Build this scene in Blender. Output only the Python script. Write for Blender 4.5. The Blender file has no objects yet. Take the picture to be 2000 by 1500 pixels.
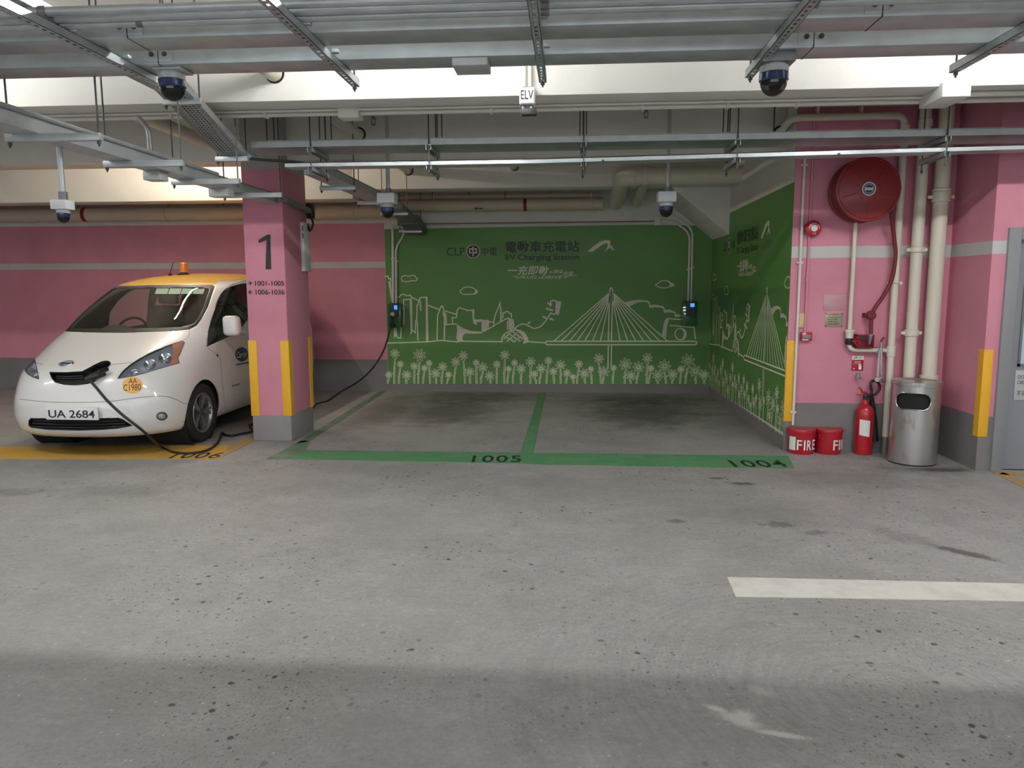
import bpy, bmesh, math, random
from mathutils import Vector, Matrix, Euler
from mathutils.bvhtree import BVHTree
from mathutils.geometry import tessellate_polygon
random.seed(7)
S = bpy.context.scene
COL = S.collection
V3 = Vector

# ---------------------------------------------------------------- camera
EYE = V3((0, 0, 1.6)); FPX = 1468.37
YAW, PITCH, ROLL = 0.07630244, 0.1278161, -0.00278181
_f = V3((-math.sin(YAW), math.cos(YAW), 0)); CR = V3((math.cos(YAW), math.sin(YAW), 0)); _u = V3((0, 0, 1))
CF = _f * math.cos(PITCH) - _u * math.sin(PITCH); _u2 = _u * math.cos(PITCH) + _f * math.sin(PITCH)
CU = -CR * math.sin(ROLL) + _u2 * math.cos(ROLL); CR = CR * math.cos(ROLL) + _u2 * math.sin(ROLL)
cd = bpy.data.cameras.new('camera'); cam = bpy.data.objects.new('camera', cd); COL.objects.link(cam)
cd.sensor_width = 36; cd.lens = FPX / 2000 * 36; cd.clip_end = 200
m = Matrix((CR, CU, -CF)).transposed().to_4x4(); m.translation = EYE; cam.matrix_world = m
S.camera = cam

# ---------------------------------------------------------------- world, exposure
S.view_settings.view_transform = 'Standard'; S.view_settings.look = 'None'
S.view_settings.exposure = 0.18; S.view_settings.gamma = 1; S.view_settings.use_curve_mapping = False
W = bpy.data.worlds.new('world'); S.world = W; W.use_nodes = True
W.node_tree.nodes['Background'].inputs[0].default_value = (0.90, 0.95, 1.0, 1)
W.node_tree.nodes['Background'].inputs[1].default_value = 0.25
LAMP_POWER = 250.0        # fluorescent tubes
DAYLIGHT = 200.0         # open side of the car park behind the viewer

def area(name, loc, rot, sx, sy, power, color):
    l = bpy.data.lights.new(name, 'AREA'); l.shape = 'RECTANGLE'; l.size = sx; l.size_y = sy; l.energy = power; l.color = color
    o = bpy.data.objects.new(name, l); COL.objects.link(o); o.location = loc; o.rotation_euler = rot
    return o
area('daylight_opening', (-1.0, -6.5, 2.0), (math.radians(90), 0, 0), 14, 2.4, DAYLIGHT, (0.90, 0.96, 1.0))

# ---------------------------------------------------------------- survey: photo measurements on a known plane -> metres
def ray(px, py): return CF + CR * ((px - 1000) / FPX) - CU * ((py - 750) / FPX)
def aty(px, py, Y): d = ray(px, py); return EYE + d * (Y / d.y)
def atx(px, py, X): d = ray(px, py); return EYE + d * (X / d.x)
def atz(px, py, z): d = ray(px, py); return EYE + d * ((z - 1.6) / d.z)
def to_px(p):
    d = p - EYE; w = d.dot(CF)
    return (1000 + FPX * d.dot(CR) / w, 750 - FPX * d.dot(CU) / w)

# ---------------------------------------------------------------- materials
def new_mat(name):
    mt = bpy.data.materials.new(name); mt.use_nodes = True
    return mt, mt.node_tree.nodes, mt.node_tree.links, mt.node_tree.nodes['Principled BSDF']
def srgb(r, g, b):
    f = lambda c: (c / 255 / 12.92) if c / 255 <= 0.04045 else ((c / 255 + 0.055) / 1.055) ** 2.4
    return (f(r), f(g), f(b), 1)
def mat(name, col, rough=0.6, metal=0.0, var=0.08, scale=6.0, coat=0.0, bump=0.0, emit=None, estr=0.0, spec=0.5):
    mt, N, L, P = new_mat(name)
    if len(col) == 3: col = (*col, 1)
    P.inputs['Roughness'].default_value = rough; P.inputs['Metallic'].default_value = metal
    P.inputs['Coat Weight'].default_value = coat; P.inputs['Coat Roughness'].default_value = 0.03
    P.inputs['Specular IOR Level'].default_value = spec
    if var or bump:
        g = N.new('ShaderNodeNewGeometry')
        n = N.new('ShaderNodeTexNoise'); n.inputs['Scale'].default_value = scale; n.inputs['Detail'].default_value = 5
        L.new(g.outputs['Position'], n.inputs['Vector'])
        mx = N.new('ShaderNodeMix'); mx.data_type = 'RGBA'
        mx.inputs[6].default_value = (*[c * (1 - var) for c in col[:3]], 1); mx.inputs[7].default_value = (*[min(1, c * (1 + var)) for c in col[:3]], 1)
        L.new(n.outputs['Fac'], mx.inputs[0]); L.new(mx.outputs[2], P.inputs['Base Color'])
        if bump:
            b = N.new('ShaderNodeBump'); b.inputs['Strength'].default_value = bump; b.inputs['Distance'].default_value = 0.01
            n2 = N.new('ShaderNodeTexNoise'); n2.inputs['Scale'].default_value = 90; n2.inputs['Detail'].default_value = 3
            L.new(g.outputs['Position'], n2.inputs['Vector']); L.new(n2.outputs['Fac'], b.inputs['Height']); L.new(b.outputs['Normal'], P.inputs['Normal'])
    else:
        P.inputs['Base Color'].default_value = col
    if emit:
        P.inputs['Emission Color'].default_value = (*emit[:3], 1); P.inputs['Emission Strength'].default_value = estr
    return mt
PINK = (0.62, 0.250, 0.325); GREY = (0.205, 0.192, 0.195); WHITE = (0.67, 0.655, 0.615); STRIPE = (0.54, 0.535, 0.52)
def band_mat(name, bands, rough=0.75):
    """painted bands by height: [(z_from, colour), ...]"""
    mt, N, L, P = new_mat(name)
    g = N.new('ShaderNodeNewGeometry'); sp = N.new('ShaderNodeSeparateXYZ'); L.new(g.outputs['Position'], sp.inputs[0])
    n = N.new('ShaderNodeTexNoise'); n.inputs['Scale'].default_value = 14; n.inputs['Detail'].default_value = 5
    L.new(g.outputs['Position'], n.inputs['Vector'])
    mr = N.new('ShaderNodeMath'); mr.operation = 'MULTIPLY_ADD'; L.new(n.outputs['Fac'], mr.inputs[0]); mr.inputs[1].default_value = 0.012; L.new(sp.outputs['Z'], mr.inputs[2])
    sc = N.new('ShaderNodeMath'); sc.operation = 'DIVIDE'; L.new(mr.outputs[0], sc.inputs[0]); sc.inputs[1].default_value = 4.0
    cr = N.new('ShaderNodeValToRGB'); cr.color_ramp.interpolation = 'CONSTANT'; L.new(sc.outputs[0], cr.inputs[0])
    els = cr.color_ramp.elements
    while len(els) < len(bands): els.new(0.5)
    for e, (z, c) in zip(els, bands): e.position = max(0, (z + 0.006) / 4.0); e.color = (*c[:3], 1)
    n2 = N.new('ShaderNodeTexNoise'); n2.inputs['Scale'].default_value = 2.2; n2.inputs['Detail'].default_value = 8; n2.inputs['Roughness'].default_value = 0.65
    L.new(g.outputs['Position'], n2.inputs['Vector'])
    r2 = N.new('ShaderNodeMapRange'); r2.inputs[1].default_value = 0.3; r2.inputs[2].default_value = 0.7; r2.inputs[3].default_value = 0.90; r2.inputs[4].default_value = 1.06
    L.new(n2.outputs['Fac'], r2.inputs[0])
    mx = N.new('ShaderNodeMix'); mx.data_type = 'RGBA'; mx.blend_type = 'MULTIPLY'; mx.inputs[0].default_value = 1
    L.new(cr.outputs[0], mx.inputs[6]); L.new(r2.outputs[0], mx.inputs[7]); L.new(mx.outputs[2], P.inputs['Base Color'])
    P.inputs['Roughness'].default_value = rough; P.inputs['Specular IOR Level'].default_value = 0.35
    b = N.new('ShaderNodeBump'); b.inputs['Strength'].default_value = 0.25; b.inputs['Distance'].default_value = 0.006
    n3 = N.new('ShaderNodeTexNoise'); n3.inputs['Scale'].default_value = 60; L.new(g.outputs['Position'], n3.inputs['Vector'])
    L.new(n3.outputs['Fac'], b.inputs['Height']); L.new(b.outputs['Normal'], P.inputs['Normal'])
    return mt
M = {}
M['wall_back'] = band_mat('wall_paint_pink_back', [(0, GREY), (0.485, PINK), (1.885, STRIPE), (1.985, PINK), (2.56, WHITE)])
M['wall_right'] = band_mat('wall_paint_pink_front', [(0, GREY), (0.475, PINK), (1.868, STRIPE), (1.972, PINK), (3.235, WHITE)])
M['wall_side'] = band_mat('wall_paint_bay_side', [(0, GREY), (0.14, WHITE), (3.5, WHITE)])
M['pillar'] = band_mat('pillar_paint', [(0, (0.30, 0.275, 0.285)), (0.265, PINK), (2.79, (0.40, 0.39, 0.37))])
M['concrete_white'] = mat('painted_concrete', WHITE, 0.8, var=0.10, scale=3, bump=0.10)
M['galv'] = mat('galvanised_steel', (0.47, 0.505, 0.515), 0.40, 0.5, var=0.24, scale=9)
M['galv_dark'] = mat('weathered_steel', (0.22, 0.23, 0.23), 0.5, 0.6, var=0.25, scale=14)
M['rod'] = mat('threaded_steel', (0.09, 0.09, 0.088), 0.6, 0.3, var=0.2, scale=60)
M['black'] = mat('black_rubber', (0.012, 0.012, 0.013), 0.5, var=0.0)
M['black_gloss'] = mat('black_plastic', (0.012, 0.012, 0.014), 0.22, var=0.0)
M['void'] = mat('dark_opening', (0.008, 0.008, 0.008), 0.9, var=0.0)
M['pipe'] = mat('cream_pipe_paint', (0.66, 0.62, 0.52), 0.4, var=0.08, scale=4)
M['pipe_tan'] = mat('cream_drain_paint', (0.56, 0.47, 0.36), 0.5, var=0.10, scale=4)
M['conduit'] = mat('white_conduit', (0.68, 0.66, 0.60), 0.45, var=0.05)
M['pinkpipe'] = mat('pink_painted_conduit', PINK, 0.6, var=0.06)
M['red'] = mat('fire_red_enamel', (0.42, 0.010, 0.022), 0.28, var=0.06, coat=0.3)
M['red_reel'] = mat('hose_reel_red', (0.25, 0.022, 0.024), 0.42, var=0.08)
M['red_dark'] = mat('hose_red_rubber', (0.16, 0.012, 0.02), 0.5, var=0.1)
M['white_paper'] = mat('white_paper', (0.75, 0.76, 0.74), 0.7, var=0.03)
M['white_paint'] = mat('white_lettering', (0.80, 0.78, 0.76), 0.6, var=0.04)
M['yellow'] = mat('yellow_guard_paint', (0.78, 0.42, 0.025), 0.5, var=0.05)
M['steel'] = mat('brushed_stainless', (0.55, 0.55, 0.55), 0.27, 1.0, var=0.06, scale=20)
M['chrome'] = mat('chrome', (0.75, 0.76, 0.78), 0.12, 1.0, var=0.0)
M['black_paint'] = mat('black_lettering', (0.018, 0.016, 0.018), 0.6, var=0.0)
M['plastic_white'] = mat('white_plastic', (0.74, 0.75, 0.76), 0.35, var=0.03)
M['plastic_grey'] = mat('grey_plastic', (0.45, 0.46, 0.46), 0.4, var=0.03)
M['blue_band'] = mat('blue_plastic_ring', (0.012, 0.025, 0.10), 0.18, var=0.0, coat=0.5)
M['tape'] = mat('dark_red_tape', (0.22, 0.01, 0.02), 0.5, var=0.0)
M['car'] = mat('white_car_paint', (0.74, 0.735, 0.72), 0.30, var=0.015, coat=1.0)
M['car_yellow'] = mat('yellow_car_paint', (0.72, 0.40, 0.035), 0.35, var=0.02, coat=0.7)
M['interior'] = mat('dark_interior_trim', (0.03, 0.032, 0.03), 0.7, var=0.1)
M['seat'] = mat('dark_seat_fabric', (0.045, 0.045, 0.042), 0.9, var=0.15)
M['tyre'] = mat('tyre_rubber', (0.014, 0.014, 0.014), 0.75, var=0.2, scale=30)
M['alloy'] = mat('alloy_rim', (0.42, 0.42, 0.43), 0.3, 0.9, var=0.05)
M['alloy_dark'] = mat('dark_rim_inset', (0.09, 0.09, 0.095), 0.4, 0.5, var=0.05)
M['amber'] = mat('amber_lens', (0.85, 0.27, 0.02), 0.2, var=0.05, coat=0.5)
M['permit'] = mat('orange_permit_disc', (0.82, 0.42, 0.10), 0.5, var=0.0)
M['navy'] = mat('navy_sticker', (0.012, 0.035, 0.14), 0.35, var=0.0)
M['seam'] = mat('panel_gap', (0.03, 0.03, 0.03), 0.9, var=0.0)
M['lamp_housing'] = mat('lamp_reflector', (0.55, 0.57, 0.62), 0.2, 0.5, var=0.25, scale=30)
M['indicator'] = mat('indicator_lens', (0.42, 0.20, 0.14), 0.15, 0.2, var=0.1)
M['door_grey'] = mat('grey_door_paint', (0.235, 0.245, 0.275), 0.45, var=0.06, scale=3)
M['frame_grey'] = mat('grey_frame_paint', (0.24, 0.245, 0.26), 0.5, var=0.06)
M['paper_tan'] = mat('cream_plate', (0.62, 0.48, 0.26), 0.5, var=0.04)
M['brass_plate'] = mat('metal_notice', (0.33, 0.33, 0.24), 0.35, 0.3, var=0.12, scale=25)
M['clear_notice'] = mat('pale_pink_notice', (0.52, 0.30, 0.33), 0.25, var=0.04)
M['red_sign'] = mat('red_sign', (0.38, 0.012, 0.03), 0.4, var=0.0)
M['cloud_line'] = mat('mural_line_paint', (0.72, 0.74, 0.58), 0.6, var=0.10, scale=12)
M['mural_grey'] = mat('mural_fill_paint', (0.64, 0.61, 0.53), 0.6, var=0.08, scale=12)
M['mural_dark'] = mat('mural_dark_paint', (0.012, 0.022, 0.016), 0.5, var=0.0)
M['mural_faint'] = mat('mural_faint_paint', (0.13, 0.20, 0.09), 0.6, var=0.0)
M['mural_green'] = mat('mural_green', (0.098, 0.245, 0.055), 0.5, var=0.10, scale=2)
M['charger_green'] = mat('charger_backplate_green', (0.030, 0.15, 0.035), 0.25, var=0.04, coat=0.3)
M['screen'] = mat('charger_screen', (0.01, 0.03, 0.2), 0.2, var=0.0, emit=(0.05, 0.22, 1.0), estr=1.6)
M['led'] = mat('indicator_led', (0.8, 0.9, 0.8), 0.3, var=0.0, emit=(0.8, 1.0, 0.85), estr=1.2)
M['tube'] = mat('fluorescent_tube', (0.9, 0.9, 0.9), 0.4, var=0.0, emit=(1.0, 0.99, 0.97), estr=LAMP_POWER)
M['tube_lane'] = mat('lane_fluorescent_tube', (0.9, 0.9, 0.9), 0.4, var=0.0, emit=(0.97, 0.98, 1.0), estr=LAMP_POWER * 0.85)
M['tube_warm'] = mat('warm_fluorescent_tube', (0.9, 0.9, 0.9), 0.4, var=0.0, emit=(1.0, 0.89, 0.74), estr=LAMP_POWER * 1.0)
M['exit_face'] = mat('lit_box_face', (0.9, 0.9, 0.9), 0.4, var=0.0, emit=(1, 1, 1), estr=0.9)
M['win_light'] = mat('frosted_door_glass', (0.45, 0.62, 0.70), 0.25, var=0.05)
def floor_paint(name, col, wear):
    mt, N, L, P = new_mat(name)
    g = N.new('ShaderNodeNewGeometry')
    n = N.new('ShaderNodeTexNoise'); n.inputs['Scale'].default_value = 5; n.inputs['Detail'].default_value = 9; n.inputs['Roughness'].default_value = 0.7
    L.new(g.outputs['Position'], n.inputs['Vector'])
    r = N.new('ShaderNodeMapRange'); r.inputs[1].default_value = 0.44; r.inputs[2].default_value = 0.74; r.inputs[4].default_value = wear; L.new(n.outputs['Fac'], r.inputs[0])
    mx = N.new('ShaderNodeMix'); mx.data_type = 'RGBA'; mx.inputs[6].default_value = (*col, 1); mx.inputs[7].default_value = (0.30, 0.28, 0.26, 1)
    L.new(r.outputs[0], mx.inputs[0]); L.new(mx.outputs[2], P.inputs['Base Color']); P.inputs['Roughness'].default_value = 0.65
    return mt
M['floor_green'] = floor_paint('green_floor_paint', (0.068, 0.26, 0.105), 0.55)
M['floor_green_worn'] = floor_paint('worn_green_floor_paint', (0.085, 0.18, 0.095), 0.9)
M['floor_yellow'] = floor_paint('yellow_floor_paint', (0.60, 0.34, 0.035), 0.55)
M['floor_yellow_worn'] = floor_paint('worn_yellow_floor_paint', (0.42, 0.26, 0.06), 0.95)
M['floor_white'] = floor_paint('white_floor_paint', (0.66, 0.645, 0.60), 0.45)
def glass_mat(name, tint, refl=1.0):
    mt = bpy.data.materials.new(name); mt.use_nodes = True; N = mt.node_tree.nodes; L = mt.node_tree.links; N.clear()
    o = N.new('ShaderNodeOutputMaterial'); t = N.new('ShaderNodeBsdfTransparent'); t.inputs[0].default_value = (*tint, 1)
    g = N.new('ShaderNodeBsdfGlossy'); g.inputs['Roughness'].default_value = 0.02; g.inputs[0].default_value = (refl, refl, refl, 1)
    lw = N.new('ShaderNodeLayerWeight'); lw.inputs[0].default_value = 0.5
    pw = N.new('ShaderNodeMath'); pw.operation = 'POWER'; pw.inputs[1].default_value = 5; L.new(lw.outputs['Facing'], pw.inputs[0])
    fr = N.new('ShaderNodeMath'); fr.operation = 'MULTIPLY_ADD'; fr.inputs[1].default_value = 0.95; fr.inputs[2].default_value = 0.045; L.new(pw.outputs[0], fr.inputs[0])
    mx = N.new('ShaderNodeMixShader'); L.new(fr.outputs[0], mx.inputs[0]); L.new(t.outputs[0], mx.inputs[1]); L.new(g.outputs[0], mx.inputs[2]); L.new(mx.outputs[0], o.inputs[0])
    return mt
M['glass'] = glass_mat('tinted_vehicle_glass', (0.78, 0.84, 0.78))
M['lamp_lens'] = glass_mat('clear_lamp_lens', (0.86, 0.90, 0.94))
M['dome'] = glass_mat('smoked_dome', (0.22, 0.22, 0.23))
def floor_mat():
    mt, N, L, P = new_mat('worn_concrete_floor')
    g = N.new('ShaderNodeNewGeometry'); pos = g.outputs['Position']
    def noise(sc, det=6, ro=0.6, sx=1, sy=1):
        mp = N.new('ShaderNodeMapping'); mp.inputs['Scale'].default_value = (sx, sy, 1); L.new(pos, mp.inputs[0])
        n = N.new('ShaderNodeTexNoise'); n.inputs['Scale'].default_value = sc; n.inputs['Detail'].default_value = det; n.inputs['Roughness'].default_value = ro
        L.new(mp.outputs[0], n.inputs['Vector']); return n.outputs['Fac']
    def rng(x, a, b, c, d):
        r = N.new('ShaderNodeMapRange'); r.inputs[1].default_value = a; r.inputs[2].default_value = b; r.inputs[3].default_value = c; r.inputs[4].default_value = d
        L.new(x, r.inputs[0]); return r.outputs[0]
    def mul(a, b):
        k = N.new('ShaderNodeMath'); k.operation = 'MULTIPLY'
        L.new(a, k.inputs[0])
        if isinstance(b, float): k.inputs[1].default_value = b
        else: L.new(b, k.inputs[1])
        return k.outputs[0]
    def add(a, b, op='ADD'):
        k = N.new('ShaderNodeMath'); k.operation = op; L.new(a, k.inputs[0])
        if isinstance(b, float): k.inputs[1].default_value = b
        else: L.new(b, k.inputs[1])
        return k.outputs[0]
    tone = rng(noise(0.55, 8, 0.62, 1, 1.3), 0.3, 0.7, 0.84, 1.12)
    tone = mul(tone, rng(noise(3.2, 8, 0.7), 0.25, 0.75, 0.86, 1.13))
    tone = mul(tone, rng(noise(45, 4, 0.7), 0.2, 0.8, 0.84, 1.16))
    tone = mul(tone, rng(noise(17, 5, 0.75, 1, 1.6), 0.25, 0.75, 0.86, 1.12))
    sy = N.new('ShaderNodeSeparateXYZ'); L.new(pos, sy.inputs[0])
    near = rng(sy.outputs['Y'], 1.6, 2.4, 1.0, 0.0)
    # fine black tyre crumbs, thickest in the foreground and round the lane dash
    crumb = mul(rng(noise(85, 3, 0.6, 1, 0.7), 0.61, 0.66, 0.0, 1.0), rng(noise(1.4, 4), 0.44, 0.62, 0.0, 1.0))
    tone = mul(tone, rng(crumb, 0, 1, 1.0, 0.42))
    # trowel arcs
    vd = N.new('ShaderNodeVectorMath'); vd.operation = 'DISTANCE'; L.new(pos, vd.inputs[0]); vd.inputs[1].default_value = (1.25, 2.9, 0)
    rad = add(vd.outputs['Value'], mul(noise(1.1, 3), 0.25))
    cv = N.new('ShaderNodeCombineXYZ'); L.new(rad, cv.inputs[0]); L.new(mul(noise(1.2, 2), 0.15), cv.inputs[1])
    na = N.new('ShaderNodeTexNoise'); na.inputs['Scale'].default_value = 42; na.inputs['Detail'].default_value = 4; na.inputs['Roughness'].default_value = 0.7; L.new(cv.outputs[0], na.inputs['Vector'])
    arcs = rng(na.outputs['Fac'], 0.32, 0.58, 0.82, 1.02)
    fade = rng(vd.outputs['Value'], 0.4, 2.4, 1.0, 0.0)
    one = add(mul(add(arcs, 1.0, 'SUBTRACT'), fade), 1.0)
    tone = mul(tone, one)
    # chewing gum and tyre specks
    for sc, th, dk in ((6.0, 0.17, 0.22), (17.0, 0.20, 0.30), (45.0, 0.24, 0.45)):
        vo = N.new('ShaderNodeTexVoronoi'); vo.voronoi_dimensions = '2D'; vo.inputs['Scale'].default_value = sc; L.new(pos, vo.inputs['Vector'])
        ds = add(vo.outputs['Distance'], mul(noise(sc * 5, 4, 0.7), 0.22))
        sep = N.new('ShaderNodeSeparateColor'); L.new(vo.outputs['Color'], sep.inputs[0])
        pick = rng(sep.outputs[0], 0.66, 0.70, 0.0, 1.0)
        spot = mul(rng(ds, th, th + 0.035, 1.0, 0.0), pick)
        cl = mul(spot, add(rng(noise(0.9, 3), 0.44, 0.58, 0.0, 1.0), mul(near, 0.9), 'MAXIMUM'))
        tone = mul(tone, rng(cl, 0.0, 1.0, 1.0, dk))
    vo = N.new('ShaderNodeTexVoronoi'); vo.voronoi_dimensions = '2D'; vo.inputs['Scale'].default_value = 14; L.new(pos, vo.inputs['Vector'])
    sep = N.new('ShaderNodeSeparateColor'); L.new(vo.outputs['Color'], sep.inputs[0])
    chip = mul(rng(vo.outputs['Distance'], 0.05, 0.09, 1.0, 0.0), rng(sep.outputs[1], 0.88, 0.90, 0.0, 1.0))
    tone = mul(tone, rng(chip, 0, 1, 1.0, 1.5))
    # oil stains, drips and other dark patches with their own shapes (x, y, half width, half depth, darkness, edge noise)
    stains = [(-1.55, 9.6, 0.75, 1.25, 0.42, 1.0), (0.95, 9.7, 0.80, 1.3, 0.40, 1.0), (0.95, 10.8, 1.2, 0.7, 0.45, 1.0), (-1.5, 10.9, 1.3, 0.7, 0.5, 1.0),
              (-3.6, 5.6, 0.55, 0.25, 0.78, 0.8), (2.395, 4.57, 0.20, 0.055, 0.36, 1.0, -0.75), (2.15, 4.85, 0.25, 0.12, 0.80, 1.2, -0.9), (1.424, 6.13, 0.11, 0.05, 0.30, 0.9), (1.248, 6.296, 0.07, 0.04, 0.40, 0.9),
              (0.74, 5.085, 0.07, 0.05, 0.5, 1.4), (1.42, 5.06, 0.12, 0.07, 0.55, 1.5), (1.62, 4.9, 0.10, 0.05, 0.6, 1.4, 0.4), (2.1, 3.05, 0.07, 0.05, 0.4, 0.4),
              (3.1, 6.75, 0.55, 0.25, 0.6, 0.9), (2.45, 6.35, 0.9, 0.38, 0.76, 1.0), (-4.4, 5.5, 0.35, 0.14, 0.7, 1.0), (3.25, 6.72, 0.3, 0.08, 0.35, 0.6), (1.3, 5.3, 0.5, 0.3, 0.84, 1.0), (-0.4, 2.1, 1.0, 0.5, 0.85, 1.0), (-1.3, 1.9, 0.5, 0.35, 0.72, 1.2), (0.4, 2.6, 0.9, 0.3, 0.84, 1.1), (1.9, 2.3, 0.6, 0.5, 0.85, 1.1), (-4.6, 8.6, 0.8, 2.2, 0.55, 0.8), (-2.4, 9.6, 0.35, 1.6, 0.62, 0.8)]  # the broad patch before the last darkens the floor beneath the van
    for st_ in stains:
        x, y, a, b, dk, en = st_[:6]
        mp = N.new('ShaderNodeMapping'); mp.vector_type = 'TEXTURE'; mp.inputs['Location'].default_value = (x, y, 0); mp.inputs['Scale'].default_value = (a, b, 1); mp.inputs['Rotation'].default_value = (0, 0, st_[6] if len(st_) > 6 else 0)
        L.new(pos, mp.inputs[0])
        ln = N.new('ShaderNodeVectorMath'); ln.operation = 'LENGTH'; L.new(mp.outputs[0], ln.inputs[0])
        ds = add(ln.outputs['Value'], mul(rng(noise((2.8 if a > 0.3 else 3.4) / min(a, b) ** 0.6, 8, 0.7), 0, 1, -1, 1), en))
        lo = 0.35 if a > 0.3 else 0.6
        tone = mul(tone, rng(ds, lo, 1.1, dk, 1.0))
    # scuffed white paint splash in the foreground
    sp = None
    for (x, y, a, b, r) in ((0.645, 2.67, 0.095, 0.045, -0.6), (0.77, 2.592, 0.11, 0.021, -0.22), (0.57, 2.745, 0.05, 0.022, -0.5), (0.775, 2.885, 0.07, 0.035, -0.6), (0.66, 2.70, 0.05, 0.05, 0)):
        mp = N.new('ShaderNodeMapping'); mp.vector_type = 'TEXTURE'; mp.inputs['Location'].default_value = (x, y, 0); mp.inputs['Rotation'].default_value = (0, 0, r); mp.inputs['Scale'].default_value = (a, b, 1); L.new(pos, mp.inputs[0])
        ln = N.new('ShaderNodeVectorMath'); ln.operation = 'LENGTH'; L.new(mp.outputs[0], ln.inputs[0])
        m2 = N.new('ShaderNodeMapping'); m2.vector_type = 'TEXTURE'; m2.inputs['Rotation'].default_value = (0, 0, 0.75); m2.inputs['Scale'].default_value = (1, 0.22, 1); L.new(pos, m2.inputs[0])
        nn = N.new('ShaderNodeTexNoise'); nn.inputs['Scale'].default_value = 26; nn.inputs['Detail'].default_value = 6; nn.inputs['Roughness'].default_value = 0.75; L.new(m2.outputs[0], nn.inputs['Vector'])
        ds = rng(add(ln.outputs['Value'], mul(nn.outputs['Fac'], 1.5)), 1.15, 1.9, 0.45 if y > 2.8 else 1.0, 0.0)
        sp = ds if sp is None else add(sp, ds, 'MAXIMUM')
    base = N.new('ShaderNodeMix'); base.data_type = 'RGBA'; base.inputs[6].default_value = (0.305, 0.303, 0.296, 1); base.inputs[7].default_value = (0.322, 0.306, 0.295, 1)
    L.new(noise(1.3, 4), base.inputs[0])
    mx = N.new('ShaderNodeMix'); mx.data_type = 'RGBA'; mx.blend_type = 'MULTIPLY'; mx.inputs[0].default_value = 1
    L.new(base.outputs[2], mx.inputs[6]); L.new(tone, mx.inputs[7])
    mw = N.new('ShaderNodeMix'); mw.data_type = 'RGBA'; mw.inputs[7].default_value = (0.60, 0.59, 0.56, 1)
    L.new(mul(sp, 0.62), mw.inputs[0]); L.new(mx.outputs[2], mw.inputs[6]); L.new(mw.outputs[2], P.inputs['Base Color'])
    L.new(rng(noise(2.0, 5), 0.3, 0.7, 0.5, 0.72), P.inputs['Roughness'])
    b = N.new('ShaderNodeBump'); b.inputs['Strength'].default_value = 0.25; b.inputs['Distance'].default_value = 0.004
    L.new(noise(120, 3), b.inputs['Height']); L.new(b.outputs['Normal'], P.inputs['Normal'])
    return mt
M['floor'] = floor_mat()
def bin_mat():
    mt, N, L, P = new_mat('stained_stainless')
    g = N.new('ShaderNodeNewGeometry'); mp = N.new('ShaderNodeMapping'); mp.inputs['Scale'].default_value = (7, 7, 2.6); L.new(g.outputs['Position'], mp.inputs[0])
    n = N.new('ShaderNodeTexNoise'); n.inputs['Scale'].default_value = 2; n.inputs['Detail'].default_value = 8; L.new(mp.outputs[0], n.inputs['Vector'])
    r = N.new('ShaderNodeMapRange'); r.inputs[1].default_value = 0.56; r.inputs[2].default_value = 0.86; L.new(n.outputs['Fac'], r.inputs[0])
    mx = N.new('ShaderNodeMix'); mx.data_type = 'RGBA'; mx.inputs[6].default_value = (0.56, 0.56, 0.55, 1); mx.inputs[7].default_value = (0.22, 0.15, 0.09, 1); L.new(r.outputs[0], mx.inputs[0])
    L.new(mx.outputs[2], P.inputs['Base Color']); P.inputs['Metallic'].default_value = 0.9; P.inputs['Roughness'].default_value = 0.3
    return mt
M['bin'] = bin_mat()

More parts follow.
